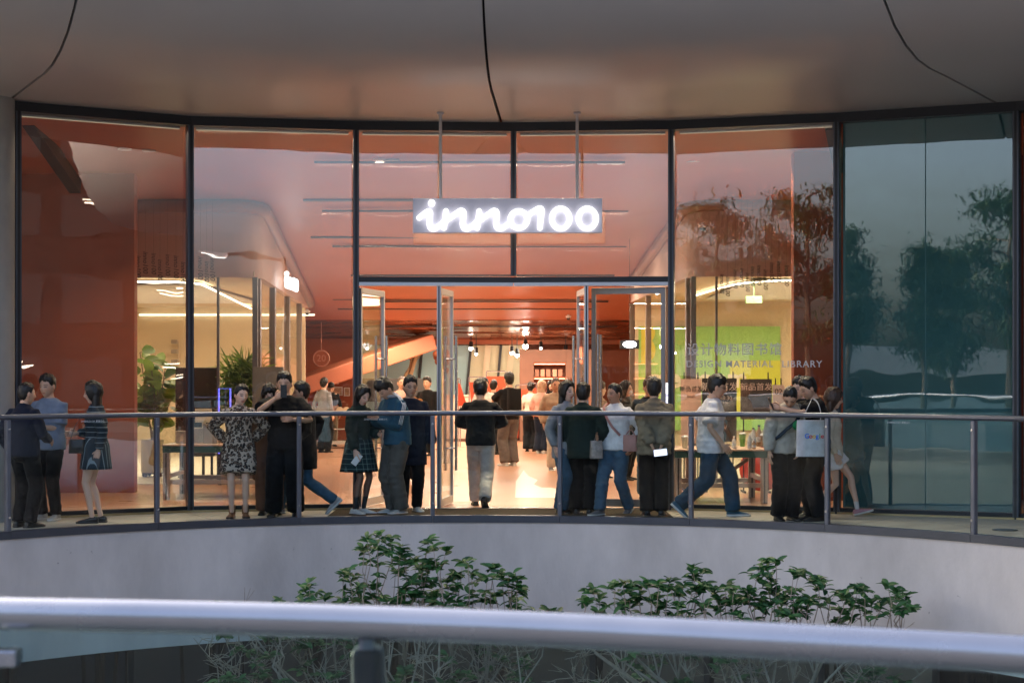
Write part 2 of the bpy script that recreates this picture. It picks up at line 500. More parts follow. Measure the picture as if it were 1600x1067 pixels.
# small etched line of print on some panels (mirror-read, as in the photo)
for px, yy in ((145, 658), (587, 655), (1404, 660)):
    p = on_rail(px, RRg - 0.012)
    z = PZ(yy, p.y)
    a = math.atan2(p.x - RC.x, p.y - RC.y)
    Mx = Matrix.Translation((p.x, p.y, z)) @ Matrix.Rotation(-a, 4, 'Z') @ Matrix.Rotation(R(90), 4, 'X') @ Matrix.Scale(-1, 4, (1, 0, 0))
    text_obj('etched_print', '小心玻璃  NO CLIMBING', 0.026, Mx, mat('etch', (0.6, 0.65, 0.68), 0.8), rail, 0.0003)

# ------------------------------------------------------------------ soffit: rounded bulkhead above, in big panels
sof = root_struct('soffit')
def sof_r(theta):
    d = Vector((math.sin(theta), math.cos(theta)))
    best = None
    for (x0, y0), (x1, y1) in zip(FP, FP[1:]):
        e = Vector((x1 - x0, y1 - y0)); w = Vector((x0, y0)) - SC
        den = d.x * e.y - d.y * e.x
        if abs(den) < 1e-6:
            continue
        t = (w.x * e.y - w.y * e.x) / den; u = (w.x * d.y - w.y * d.x) / den
        if -0.001 <= u <= 1.001 and t > 0:
            best = t
    return best if best else 12.0
prof = [(None, 5.0)]
rk = 9.75
lip = [(rk + 0.9, 4.995), (rk + 0.3, 4.985), (rk - 0.15, 5.01), (rk - 0.55, 5.09), (rk - 0.92, 5.22), (rk - 1.25, 5.42), (rk - 1.55, 5.70), (rk - 1.80, 6.05), (rk - 2.0, 6.5), (rk - 2.15, 7.1), (rk - 2.2, 7.8), (rk - 2.2, 9.5)]
seam_px = [(783, 193, 22.19), (10, 157, 20.55), (1558, 161, 20.6)]
seam_a = sorted(math.atan2(PX(x, Y) - SC.x, Y - SC.y) for x, y, Y in seam_px)
gap = seam_a[1] - seam_a[0]
cuts = [seam_a[0] - 2 * gap, seam_a[0] - gap] + seam_a + [seam_a[2] + gap, seam_a[2] + 2 * gap]
for c0, c1 in zip(cuts, cuts[1:]):
    mb = MB()
    n = 18; rings = []
    for i in range(n + 1):
        th = c0 + 0.0016 + (c1 - c0 - 0.0032) * i / n
        rf = sof_r(th) + 0.35
        low_p = [(rf, 5.0), (rf * 0.5 + (rk + 0.9) * 0.5, 5.0)] + lip
        up_p = [(r + 0.06, z + 0.06) for r, z in reversed(low_p)]
        rings.append([(SC.x + r * math.sin(th), SC.y + r * math.cos(th), z) for r, z in low_p + up_p])
    mb.loft(rings)
    mk('soffit_panel', mb, M_soffit, sof, autos=35)
mb = MB(); rings = []
for i in range(61):
    th = cuts[0] + (cuts[-1] - cuts[0]) * i / 60
    rf = sof_r(th) + 0.4
    low_p = [(rf, 5.05), (rk + 0.9, 5.05)] + [(r + 0.05, z + 0.045) for r, z in lip[1:]]
    up_p = [(r + 0.05, z + 0.06) for r, z in reversed(low_p)]
    rings.append([(SC.x + r * math.sin(th), SC.y + r * math.cos(th), z) for r, z in low_p + up_p])
mb.loft(rings); mk('backing', mb, M_seam, sof)
# building mass above and behind the shop
mb = MB(); mb.span(-14, 13, 20.5, 50, 5.35, 9.6)
struct(mk('roof_mass', mb, M_soffit))

# ------------------------------------------------------------------ concrete column at the left end
mb = MB()
cx, cy_ = -6.27, 20.25
mb.lathe([(0.36, 0.0), (0.36, 5.0)], (cx, cy_, 0), 36)
tag(mk('column', mb, M_concrete, autos=40), 'round grey concrete column closing the shop front by the two men', 'column')

# ------------------------------------------------------------------ shop front
front = thing('shop_front', 'tall curved glass shop front with dark mullions and double doors', 'shop front', (0.02, 22.19, 0))
ZT = PZ(437, 22.1)
vis = FP[1:10]
for i, (x, y) in enumerate(vis):
    a = Vector(vis[max(i - 1, 0)]); b = Vector(vis[min(i + 1, len(vis) - 1)])
    t = (b - a).normalized(); nrm = Vector((t.y, -t.x))
    z0 = ZT + 0.05 if i == 4 else 0.0
    mb = MB()
    c = Vector((x, y)) + nrm * 0.02
    mb.beam((c.x, c.y, z0), (c.x, c.y, 4.885), 0.075, 0.17, up=(nrm.x, nrm.y, 0))
    m = mk('mullion', mb, M_frame, front, bevel=0.008)
    mb = MB()
    c2 = Vector((x, y)) + nrm * 0.108
    mb.beam((c2.x, c2.y, z0), (c2.x, c2.y, 4.885), 0.03, 0.012, up=(nrm.x, nrm.y, 0))
    mk('cover_strip', mb, M_frame_dark, m)
M_wave = G_facade
for i, ((x0, y0), (x1, y1)) in enumerate(zip(vis, vis[1:])):
    a = Vector((x0, y0)); b = Vector((x1, y1)); t = (b - a).normalized(); nrm = Vector((t.y, -t.x)); rz = math.atan2(t.y, t.x)
    L = (b - a).length; c = (a + b) / 2
    door_bay = i in (3, 4)
    mb = MB(); mb.box((c.x, c.y, 4.94), (L + 0.02, 0.2, 0.115), rz); mk('head_rail', mb, M_frame_dark, front)
    if not door_bay:
        mb = MB(); mb.box((c.x, c.y, 0.035), (L - 0.08, 0.10, 0.07), rz); mk('sill_rail', mb, M_frame_dark, front)
        mb = MB(); mb.box((c.x + nrm.x * 0.09, c.y + nrm.y * 0.09, 0.012), (L - 0.04, 0.05, 0.024), rz); mk('sill_trim', mb, mat('brass_trim', (0.45, 0.36, 0.2), 0.35, 0.7), front)
    else:
        mb = MB(); mb.box((c.x, c.y, ZT), (L + 0.01, 0.14, 0.07), rz); mk('transom', mb, M_frame_dark, front)
        mb = MB(); mb.box((c.x + nrm.x * 0.02, c.y + nrm.y * 0.02, ZT - 0.06), (L - 0.02, 0.13, 0.045), rz); mk('door_head', mb, M_alu, front)
        mb = MB(); mb.box((c.x, c.y, 0.006), (L, 0.16, 0.012), rz); mk('threshold', mb, M_steel, front)
    z0, z1 = (ZT + 0.035, 4.883) if door_bay else (0.07, 4.883)
    if i in (6, 7):
        # back-painted teal glazing in two sheets
        for s0, s1 in ((0.045, 0.497), (0.503, 0.98)):
            q = a + (b - a) * ((s0 + s1) / 2)
            mb = MB(); mb.box((q.x, q.y, (z0 + z1) / 2), (L * (s1 - s0), 0.012, z1 - z0), rz)
            mk('glass_pane', mb, glass('teal_sheet%d' % (i * 10 + int(s0 * 10)), (0.80, 0.90, 0.90), 0.10, 0.04, 0.6, 0.012, gcol=(0.88, 0.95, 1.0)), front)
        mb = MB(); q = c - nrm * 0.09; mb.box((q.x, q.y, (z0 + z1) / 2), (L - 0.1, 0.03, z1 - z0), rz)
        mk('back_panel', mb, M_teal, front)
    else:
        mb = MB(); mb.box((c.x, c.y, (z0 + z1) / 2), (L - 0.08, 0.014, z1 - z0), rz)
        mk('glass_pane', mb, G_facade, front)

# LED strips tucked behind the head rail of each clear bay
for i, lab in ((1, 'thin LED strip along the head of the leftmost bay'), (2, 'thin LED strip along the head of the second bay'), (3, 'thin LED strip along the head of the bay left of the sign'), (4, 'thin LED strip along the head of the bay right of the sign'), (5, 'thin LED strip along the head of the bay with the lettering')):
    (x0, y0), (x1, y1) = vis[i], vis[i + 1]
    a = Vector((x0, y0)); b = Vector((x1, y1)); t = (b - a).normalized(); nrm = Vector((t.y, -t.x)); rz = math.atan2(t.y, t.x); L = (b - a).length
    c = (a + b) / 2 - nrm * 0.13
    ls = thing('led_strip', lab, 'LED strip', (c.x, c.y, 4.865))
    mb = MB(); mb.box((c.x, c.y, 4.875), (L * 0.92, 0.05, 0.03), rz); mk('profile', mb, M_alu, ls)
    mb = MB(); mb.box((c.x, c.y, 4.855), (L * 0.92, 0.02, 0.008), rz); mk('diffuser', mb, emit('head_led', (1.0, 0.86, 0.55), 0.22), ls)
    area('strip_light', (c.x, c.y, 4.84), (L * 0.9, 0.03), 14 if i == 1 else (38 if i in (3, 4) else 60), (1.0, 0.84, 0.58), (R(-24), 0, rz), ls, 116)

# door posts and the four leaves
def post_at(px, w=0.055):
    x = PX(px, 22.1); y = facade_y(x)
    mb = MB(); mb.span(x - w / 2, x + w / 2, y - 0.075, y + 0.065, 0.0, ZT - 0.085)
    p = mk('door_post', mb, M_alu, front, bevel=0.006)
    mb = MB(); mb.span(x - 0.008, x + 0.008, y - 0.079, y - 0.074, 0.0, ZT - 0.085); mk('gasket', mb, M_black, p)
    return x, y
pL = post_at(686); pR = post_at(916)
def leaf(hx, hy, w, ang, frame_m, side=1, note=None):
    """door leaf hinged at hx, hy; closed it lies along +x*side; ang opens it inwards"""
    d = Vector((math.cos(R(ang)) * side, math.sin(R(ang)), 0)); n = Vector((-d.y, d.x, 0))
    H = ZT - 0.10; h0 = 0.02
    a = Vector((hx, hy, 0)) + d * 0.03; b = a + d * w
    mb = MB()
    st = 0.055
    for q in (a + d * st / 2, b - d * st / 2):
        mb.beam((q.x, q.y, h0), (q.x, q.y, H), st, 0.045, up=n)
    mb.beam(a + d * st + Vector((0, 0, H - 0.04)), b - d * st + Vector((0, 0, H - 0.04)), 0.045, 0.08)
    mb.beam(a + d * st + Vector((0, 0, h0 + 0.05)), b - d * st + Vector((0, 0, h0 + 0.05)), 0.045, 0.10)
    o = mk('door', mb, frame_m, front, bevel=0.004)
    if note:
        o['label'] = note
    mb = MB(); mb.beam(a + d * (st - 0.005) + Vector((0, 0, (H + h0) / 2)), b - d * (st - 0.005) + Vector((0, 0, (H + h0) / 2)), 0.012, H - h0 - 0.16)
    mk('glass_pane', mb, G_door, o)
    for sgn in (1, -1):
        q = b - d * 0.10 + n * 0.075 * sgn
        mb = MB()
        mb.tube([(q.x, q.y, 0.45), (q.x, q.y, 2.26)], 0.019, 12)
        for z in (0.75, 1.95):
            q0 = b - d * 0.10
            mb.cyl((q0.x, q0.y, z), (q.x, q.y, z), 0.010, k=8)
        mk('pull_handle', mb, M_steel, o, autos=50)
leaf(-1.98, facade_y(-1.98), 0.98, 76, M_alu, 1, 'leaf swung fully inwards beside the plaid skirt')
leaf(pL[0], pL[1], 0.92, 82, M_alu, 1, 'leaf swung fully inwards beside the dark railing post')
leaf(pR[0], pR[1], 0.92, 86, M_alu, -1)
leaf(2.01, facade_y(2.01), 0.98, 17, mat('door_grey', (0.28, 0.27, 0.28), 0.4, 0.5), -1, 'grey leaf standing slightly ajar')

# lettering on the shop front glass
Mt = facing(P(1107, 545, 21.62) , math.atan2(-0.64, 2.02))
M_let = mat('vinyl_white', (0.62, 0.62, 0.64), 0.6)
a = Vector((2.06, 22.03)); b = Vector((4.08, 21.39)); t = (b - a).normalized(); nrm = Vector((t.y, -t.x)); rz = math.atan2(t.y, t.x)
def on_pane(px, py):
    # pixel to the outside face of the fifth bay
    k = (px - 800) / FPX
    # a + t*s : x = k*y
    s = (k * a.y - a.x) / (t.x - k * t.y)
    q = a + t * s + nrm * 0.012
    return Vector((q.x, q.y, PZ(py, q.y)))
text_obj('lettering', '设计物料图书馆', 0.168, facing(on_pane(1147, 547), rz), M_let, front, 0.001, 'CENTER', 0.001, 1.10)
for w_, px_ in (('DESIGN', 1100), ('MATERIAL', 1171), ('LIBRARY', 1253)):
    text_obj('lettering', w_, 0.118, facing(on_pane(px_, 569), rz), M_let, front, 0.001, 'CENTER', 0.0012, 1.17)

# ------------------------------------------------------------------ hanging light sign
SIGNY = 21.25
sg = thing('hanging_sign', 'white glowing script shop sign hung on two rods over the doors', 'sign', P(793, 337, SIGNY))
x0, x1 = PX(645, SIGNY), PX(941, SIGNY); z1, z0 = PZ(310, SIGNY), PZ(364, SIGNY)
mb = MB(); mb.span(x0, x1, SIGNY, SIGNY + 0.10, z0, z1)
mk('panel', mb, mat('sign_panel', (0.66, 0.64, 0.74), 0.4, 0.1, 0.5, 0.05, 2), sg, bevel=0.004)
for px in (688, 902):
    x = PX(px, SIGNY)
    mb = MB(); mb.tube([(x, SIGNY + 0.05, z1), (x, SIGNY + 0.05, 4.99)], 0.020, 10); mb.box((x, SIGNY + 0.05, 4.985), (0.085, 0.085, 0.025))
    mk('rod', mb, mat('rod_paint', (0.55, 0.54, 0.56), 0.45, 0.3), sg, autos=50)
def smooth_path(pts, n=6):
    out = []
    for i in range(len(pts) - 1):
        p0 = Vector(pts[max(i - 1, 0)]); p1 = Vector(pts[i]); p2 = Vector(pts[i + 1]); p3 = Vector(pts[min(i + 2, len(pts) - 1)])
        for j in range(n):
            u = j / n
            out.append(0.5 * ((2 * p1) + (-p0 + p2) * u + (2 * p0 - 5 * p1 + 4 * p2 - p3) * u * u + (-p0 + 3 * p1 - 3 * p2 + p3) * u ** 3))
    out.append(Vector(pts[-1]))
    return out
# strokes traced in sign pixels (1600 x 424 enlargement of the photograph)
def circ(cx, cy, rx, ry, n=22):
    return [(cx + rx * math.cos(2 * math.pi * i / n), cy + ry * math.sin(2 * math.pi * i / n)) for i in range(n)]
STROKES = [
    ([(165, 240), (195, 215), (228, 192), (247, 200), (243, 245), (240, 285), (250, 315), (275, 322), (305, 303), (345, 272)], False),
    ([(362, 190), (356, 240), (348, 315)], False),
    ([(352, 268), (400, 235), (440, 205), (470, 186), (492, 196), (491, 235), (484, 285), (495, 315), (520, 322), (550, 303), (590, 270)], False),
    ([(606, 190), (600, 240), (592, 315)], False),
    ([(597, 268), (645, 235), (685, 205), (712, 187), (734, 196), (734, 235), (728, 285), (740, 313), (768, 320), (800, 300), (835, 275)], False),
    (circ(897, 252, 63, 63), True),
    ([(958, 228), (1000, 195), (1040, 172), (1062, 172), (1065, 195), (1058, 250), (1052, 315)], False),
    (circ(1205, 245, 65, 75), True),
    (circ(1400, 245, 65, 75), True),
]
def sign_xz(u, v):
    return (620 + u * 340 / 1600.0, 290 + v * 90 / 424.0)
def script_sign(place, scale_w, m, parent, name='letter'):
    """the hand-written word as flat rounded strokes; place maps (u, v) pixels and depth to world"""
    for pts, closed in STROKES:
        path = pts if closed else [tuple(q) for q in smooth_path([(p[0], p[1], 0) for p in pts], 4)]
        world_pts = [place(p[0], p[1]) for p in path]
        mb = MB(); mb.tube(world_pts, scale_w, 10, closed=closed)
        if not closed:
            mb.ball(world_pts[0], scale_w, 10, 6); mb.ball(world_pts[-1], scale_w, 10, 6)
        mk(name, mb, m, parent, smooth=True)
    mb = MB(); c = place(257, 132); mb.ball(c, scale_w * 1.35, 14, 8)
    mk(name, mb, m, parent, smooth=True)
def place_main(u, v):
    x, y = sign_xz(u, v)
    p = P(x, y, SIGNY); return Vector((p.x, SIGNY - 0.03, p.z))
script_sign(place_main, 0.0315, E_sign, sg)

# ------------------------------------------------------------------ interior shell
def ceil_z(Y):
    return 4.97 - 0.088 * (Y - 22.2)
mb = MB(); mb.prism([(-13, 18.5)] + [(x, y + 0.15) for x, y in FP[1:10]] + [(12, 18.5), (12, 50), (-13, 50)], -0.2, 0.002)
fl = struct(mk('store_floor', mb, M_terra))
ce = root_struct('ceiling')
Y0c, Y1c, Y2c = 22.3, 42.8, 48.5
mb = MB()
fr = [(x, y + 0.06) for x, y in FP[1:10]]
edge = [(-12.6, 18.9)] + fr + [(11.6, 18.9)]
bk = [(11.6, Y1c), (-12.6, Y1c)]
def cz(y):
    return ceil_z(max(y, 20.0))
pl = edge + bk
n = len(pl)
mb.add([(x, y, cz(y)) for x, y in pl] + [(x, y, 5.3) for x, y in pl], [tuple(range(n))] + [tuple(range(2 * n - 1, n - 1, -1))] + [(i, n + i, n + (i + 1) % n, (i + 1) % n) for i in range(n)])
mk('ceiling_sheet', mb, M_ceil, ce)
# black light slots across the ceiling
for py, xa, xb in ((312, 474, 1040), (370, 486, 1000), (408, 500, 968), (440, 512, 940), (467, 520, 930), (482, 528, 925)):
    k = (592 - py) / FPX
    Y = (4.97 + 0.088 * 22.2 - EYE) / (k + 0.088)
    mb = MB(); mb.box(((PX(xa, Y) + PX(xb, Y)) / 2, Y, ceil_z(Y) - 0.012), (PX(xb, Y) - PX(xa, Y), 0.11, 0.024), M=Matrix.Rotation(-math.atan(0.088), 3, 'X'))
    mk('light_slot', mb, M_black, ce)
# rippled copper slats at the back of the ceiling
rs = random.Random(3)
Y = Y1c
while Y < Y2c:
    x = -9.0 + rs.uniform(-1, 0)
    while x < 8.0:
        L = rs.uniform(1.2, 3.0)
        mb = MB(); Mx = Matrix.Rotation(-math.atan(0.088) + rs.uniform(-0.07, 0.07), 3, 'X') @ Matrix.Rotation(rs.uniform(-0.02, 0.02), 3, 'Y')
        mb.box((x + L / 2, Y + 0.14, ceil_z(Y + 0.14) + rs.uniform(-0.012, 0.012)), (L - 0.01, 0.29, 0.03), M=Mx)
        mk('ceiling_slat', mb, M_copper, ce)
        x += L
    Y += 0.30
mb = MB(); mb.span(-10, 9, Y1c, 49, ceil_z(Y1c) + 0.1, 5.3); mk('ceiling_back', mb, M_seam, ce)

# red walls beside the rooms
mb = MB(); mb.span(-12.5, PX(210, 25.2), 25.2, 25.4, 0.002, 5.1)
struct(mk('wall_left_red', mb, M_red))
mb = MB(); mb.span(PX(1240, 23.6), 12, 23.6, 23.8, 0.002, 5.1)
struct(mk('wall_right_red', mb, M_red))
mb = MB(); mb.span(-12.7, -12.5, 18, 50, 0.0, 5.2); struct(mk('wall_left_end', mb, M_red))
mb = MB(); mb.span(11.5, 11.7, 18, 50, 0.0, 5.2); struct(mk('wall_right_end', mb, M_red))
mb = MB(); mb.span(-13, 12, 48.6, 48.8, 0, 5.2); struct(mk('wall_back', mb, M_red))
# slanted dark steel brace behind the first bay
mb = MB(); mb.beam(P(45, 186, 22.2), P(118, 292, 24.6), 0.16, 0.2)
tag(mk('slanted_brace', mb, mat('brace_navy', (0.012, 0.014, 0.028), 0.5)), 'slanted dark blue steel brace behind the first glass bay', 'brace')
mb = MB(); mb.beam(P(1298, 192, 21.9), P(1312, 260, 23.2), 0.14, 0.2)
tag(mk('slanted_brace', mb, MATS['brace_navy']), 'short dark steel brace high behind the glass beside the teal bay', 'brace')

# ------------------------------------------------------------------ side rooms
def room(side, xc, yf, xend, yback, zc, wall_back_m, name):
    """side=-1 left, +1 right. xc: corner of header, xend: outer x of the front"""
    root = root_struct(name, (xc, yf, 0))
    s = side
    endo = 0.6 if s < 0 else -0.28
    def xw(y):
        return xc + s * endo * (y - yf) / (yback - yf)
    # header front and header along the hall with a rounded corner, as one swept band up to the ceiling
    rc = 0.45
    path = [(xend, yf)]
    cx_, cy2 = xc + s * rc, yf + rc
    for i in range(7):
        a = R(90 * i / 6)
        path.append((cx_ - s * rc * math.sin(a), cy2 - rc * math.cos(a)))
    path.append((xw(yf + 6), yf + 6)); path.append((xw(yback - 0.1), yback - 0.1))
    rings = []
    n = len(path)
    lowz = []
    for i, (x, y) in enumerate(path):
        a = Vector(path[max(i - 1, 0)]); b = Vector(path[min(i + 1, n - 1)]); t = (b - a).normalized()
        nn = Vector((-t.y * -s, t.x * -s)) if False else Vector((t.y * (-s) * -1, -t.x * (-s) * -1))
        nn = Vector((t.y, -t.x)) * (1 if s < 0 else -1)
        zt = min(5.1, ceil_z(max(22.3, y)) + 0.02); zl = zc
        rings.append([(x, y, zl), (x, y, zt), (x - nn.x * 0.14, y - nn.y * 0.14, zt), (x - nn.x * 0.14, y - nn.y * 0.14, zl)])
    mb = MB(); mb.loft(rings)
    mk('header', mb, M_pink, root, autos=30)
    # bull-nosed ceiling edge above it
    pts = []
    for i, (x, y) in enumerate(path):
        a = Vector(path[max(i - 1, 0)]); b = Vector(path[min(i + 1, n - 1)]); t = (b - a).normalized()
        nn = Vector((t.y, -t.x)) * (1 if s < 0 else -1)
        pts.append((x + nn.x * 0.02, y + nn.y * 0.02, ceil_z(max(22.3, y)) - 0.10))
    mb = MB(); mb.tube(pts, 0.11, 10); mk('bullnose', mb, mat('bullnose_brown', (0.30, 0.16, 0.12), 0.4), root, smooth=True)
    # room ceiling, floor, back wall, side wall
    xo = -12.4 if s < 0 else 11.4
    xa, xb = sorted((xo, xc + s * 0.1)); xa2, xb2 = sorted((xo, xw(yback) + s * 0.1))
    mb = MB(); mb.prism([(xo, yf + 0.15), (xc + s * 0.1, yf + 0.15), (xw(yback) + s * 0.1, yback), (xo, yback)], zc + 0.02, zc + 0.1); mk('room_ceiling', mb, M_cream, root)
    mb = MB(); mb.prism([(xo, yf), (xc + s * 0.1, yf), (xw(yback) + s * 0.1, yback), (xo, yback)], 0.003, 0.008); mk('room_floor', mb, M_pale, root)
    mb = MB(); mb.span(xa2, xb2, yback, yback + 0.1, 0.003, zc + 0.02); mk('room_wall', mb, wall_back_m, root)
    mb = MB(); mb.span(xo, xo + 0.1 * s, yf, yback, 0.003, zc + 0.02); mk('room_wall', mb, wall_back_m, root)
    # partition posts and sheets along the hall and the front
    ys = [yf + 0.5, yf + 3.2, yf + 6.4, yf + 9.6]
    for y in ys:
        mb = MB(); x = xw(y); mb.span(x + s * 0.02, x + s * 0.12, y - 0.09, y + 0.09, 0.004, zc); mk('partition_post', mb, mat('post_bronze', (0.20, 0.15, 0.12), 0.35, 0.5), root)
    for ya, yb in zip(ys, ys[1:]):
        mb = MB(); mb.beam((xw(ya) + s * 0.066, ya + 0.09, zc / 2), (xw(yb) + s * 0.066, yb - 0.09, zc / 2), 0.012, zc - 0.01); mk('partition_glass', mb, G_inner, root)
    return root
RYL = 27.2; RYR = 27.0
ZRC = 3.3
XCL = PX(405, RYL); XCR = PX(1076, RYR)
M_wall_r = mat('wall_cream_right', (0.72, 0.60, 0.42), 0.7, 0, 0.3, 0.05, 0.6)
room(-1, XCL, RYL, PX(196, RYL), 39.0, ZRC, M_cream, 'side_room_left')
room(1, XCR, RYR, PX(1262, RYR), 36.2, ZRC, M_wall_r, 'side_room_right')
# front glass sheets with thin posts of the rooms
for nm, xs, yf in (('room_glazing', [PX(205, RYL), PX(340, RYL), PX(398, RYL)], RYL + 0.06), ('room_glazing', [PX(1084, RYR), PX(1120, RYR), PX(1238, RYR)], RYR + 0.06)):
    left = yf > 27.1
    rt = thing(nm, 'clear glazing with slim posts before the cream room behind the potted fig' if left else 'clear glazing with slim posts before the room with the green mural', 'glazing', (xs[1], yf, 0))
    for xa, xb in zip(xs, xs[1:]):
        mb = MB(); mb.span(xa + 0.02, xb - 0.02, yf - 0.006, yf + 0.006, 0.01, ZRC); mk('glass_pane', mb, G_inner, rt)
    for i, x in enumerate(xs[1:] if left else xs[:-1]):
        w = 0.035 if abs(x - xs[1]) < 0.01 else 0.08
        mb = MB(); mb.span(x - w / 2, x + w / 2, yf - 0.04, yf + 0.04, 0.01, ZRC); mk('post', mb, mat('post_grey', (0.17, 0.17, 0.16), 0.4, 0.3), rt)
# ------------------------------------------------------------------ near side: deck, railing close to the camera
npath = [(-40.0, 3.45), (-12.0, 3.42), (-6.5, 3.38), (-3.0, 3.30), (-1.6, 3.16), (-0.915, 3.05), (-0.447, 2.98), (0.0, 2.87), (0.41, 2.73), (0.777, 2.59), (1.3, 2.33), (2.4, 1.62), (4.5, 0.3)]
npath = [tuple(q)[:2] for q in smooth_path([(x, y, 0) for x, y in npath], 5)]
nr = thing('glass_railing', 'pale steel handrail with glass running closest to the viewer', 'railing', (0, 2.87, 0))
mb = MB(); mb.tube([(x, y, 1.262) for x, y in npath], 0.030, 20); mk('handrail', mb, M_rail_near, nr, smooth=True)
mb = MB(); mb.sweep(npath, [(0.008, 0.03), (0.008, 1.233), (-0.008, 1.233), (-0.008, 0.03)]); mk('glass_panel', mb, G_near, nr, autos=60)
for px in (572, 1900, -760):
    Y = 2.93 if px == 572 else (2.2 if px > 800 else 3.25)
    x = PX(px, Y)
    mb = MB(); mb.span(x - 0.027, x + 0.027, Y + 0.012, Y + 0.075, 0.0, 1.215); po = mk('post', mb, M_frame_dark, nr, bevel=0.01)
    mb = MB(); mb.span(x - 0.012, x + 0.012, Y + 0.0, Y + 0.05, 1.215, 1.24); mk('saddle', mb, M_rail, po)
c = P(8, 1026, 3.02)
mb = MB(); mb.box((c.x, c.y, c.z), (0.05, 0.045, 0.03)); mk('glass_clamp', mb, M_rail_near, nr, bevel=0.004)
mb = MB(); mb.prism([(x, y + 0.06) for x, y in npath][::-1] + [(-60, 3.45), (-60, -90), (60, -90), (60, 0.4)][::1], -0.3, 0.0)
struct(mk('plaza', mb, mat('plaza_paving', (0.10, 0.10, 0.105), 0.6, 0, 0.4, 0.15, 1.5)))
mb = MB(); mb.sweep([(x, y + 0.06) for x, y in npath], [(0.0, -1.44), (0.0, 0.03), (0.12, 0.03), (0.12, -1.44)][::-1])
tag(mk('parapet_wall', mb, mat('edge_cladding', (0.06, 0.065, 0.07), 0.6, 0, 0.4, 0.2, 2)), 'dark clad edge wall under the near railing', 'wall')

# ------------------------------------------------------------------ lamps
def ceil_hit(px, py):
    k = (592 - py) / FPX
    Y = (4.97 + 0.088 * 22.2 - EYE) / (k + 0.088)
    return Vector((PX(px, Y), Y, ceil_z(Y)))
dl_me = MB(); dl_me.lathe([(0.075, -0.012), (0.085, 0.0), (0.085, 0.02), (0.0, 0.02)], k=20); dl_me.m = [0] * len(dl_me.f)
spots = [(195, 233, 'first'), (233, 235, 'second'), (593, 249, 'a'), (614, 250, 'b'), (943, 255, 'c'), (962, 255, 'd'), (1083, 252, 'e'), (1220, 244, 'f'), (1243, 244, 'g')]
words = ['leftmost downlight in the ceiling over the left bay', 'second downlight in the ceiling over the left bay', 'first of two downlights left of the sign rods', 'second of two downlights left of the sign rods', 'first of two downlights right of the sign', 'second of two downlights right of the sign', 'lone downlight above the curved brown ceiling edge', 'first of two downlights above the reflected trees', 'second of two downlights above the reflected trees']
for (px, py, k), w in zip(spots, words):
    h = ceil_hit(px, py)
    t = thing('downlight', w, 'ceiling light', (h.x, h.y, h.z - 0.01), group='ceiling downlights')
    mb = MB(); mb.lathe([(0.07, -0.004), (0.095, -0.004), (0.095, 0.012), (0.07, 0.012)], k=20); mk('ring', mb, M_white, t, local=True, autos=40)
    mb = MB(); mb.lathe([(0.0, 0.0), (0.068, 0.0), (0.068, 0.01), (0.0, 0.01)], k=20); mk('lens', mb, emit('downlight_lens', (1, 0.8, 0.55), 4.0), t, local=True)
    area('downlight_beam', (h.x, h.y, h.z - 0.03), (0.12, 0.12), 9 if px < 300 else 20, (1.0, 0.78, 0.52), (0, 0, 0), t, 100)
# linear ceiling luminaires set in the black slots (they light the hall)
WARM = (1.0, 0.79, 0.58)
for i, (Y, pw, w) in enumerate(((24.2, 45, 4.4), (27.9, 55, 5.0), (31.4, 100, 5.4), (35.0, 165, 5.4), (39.0, 230, 5.6), (43.8, 330, 6.6))):
    t = thing('linear_luminaire', ['slim ceiling luminaire nearest the shop doors', 'slim ceiling luminaire in the first black slot', 'slim ceiling luminaire in the second black slot', 'slim ceiling luminaire in the third black slot', 'slim ceiling luminaire in the fourth black slot', 'slim ceiling luminaire before the copper slats'][i], 'ceiling light', (-0.6, Y, ceil_z(Y) - 0.05), group='slot luminaires')
    mb = MB(); mb.span(-w / 2, w / 2, -0.03, 0.03, -0.01, 0.02); mk('housing', mb, M_black, t, local=True)
    area('luminaire_light', (-0.6, Y, ceil_z(Y) - 0.09), (w, 0.12), pw, WARM, (0, 0, 0), t)
# track spotlights at the back of the hall
tr = [(574 + 0, 540, 0), (652, 541, 0), (651, 546, 0), (705, 541, 0), (736, 540, 1), (744, 549, 0), (800, 547, 1), (808, 551, 1), (821, 537, 2), (845, 540, 0), (884, 546, 1)]
trw = ['black track spotlight over the orange diagonal beam', 'black track spotlight beside the pull handle of the inward door', 'small track spotlight just under its neighbour by the bare tree', 'black track spotlight over the peach counter', 'bright track spotlight left of the rear slanted mullions', 'small track spotlight before the rear pale panes', 'small glowing track spotlight at the end of the rear panes', 'glowing track spotlight hung beside the brown cabinet', 'brightest track spotlight above the brown cabinet', 'tilted black track spotlight left of the lit shelves', 'glowing track spotlight above the lit shelves']
for (px, py, b), w in zip(tr, trw):
    Y = 46.6
    c = P(px, py, Y)
    t = thing('track_spotlight', w, 'spotlight', c, group='track spotlights at the rear')
    mb = MB(); mb.cyl((0, 0.02, 0.10), (0, -0.03, -0.06), 0.05, 0.055, 12); mb.cyl((0, 0.02, 0.08), (0, 0.02, max(0.12, ceil_z(Y) - c.z)), 0.012, k=8); mk('body', mb, M_black, t, local=True, autos=50)
    mb = MB(); mb.ball((0, -0.04, -0.075), (0.036 + 0.016 * b, 0.035, 0.036 + 0.016 * b)); mk('lens', mb, emit('spot_lens%d' % b, (1, 0.9, 0.75), (10, 32, 80)[b]), t, local=True, smooth=True)
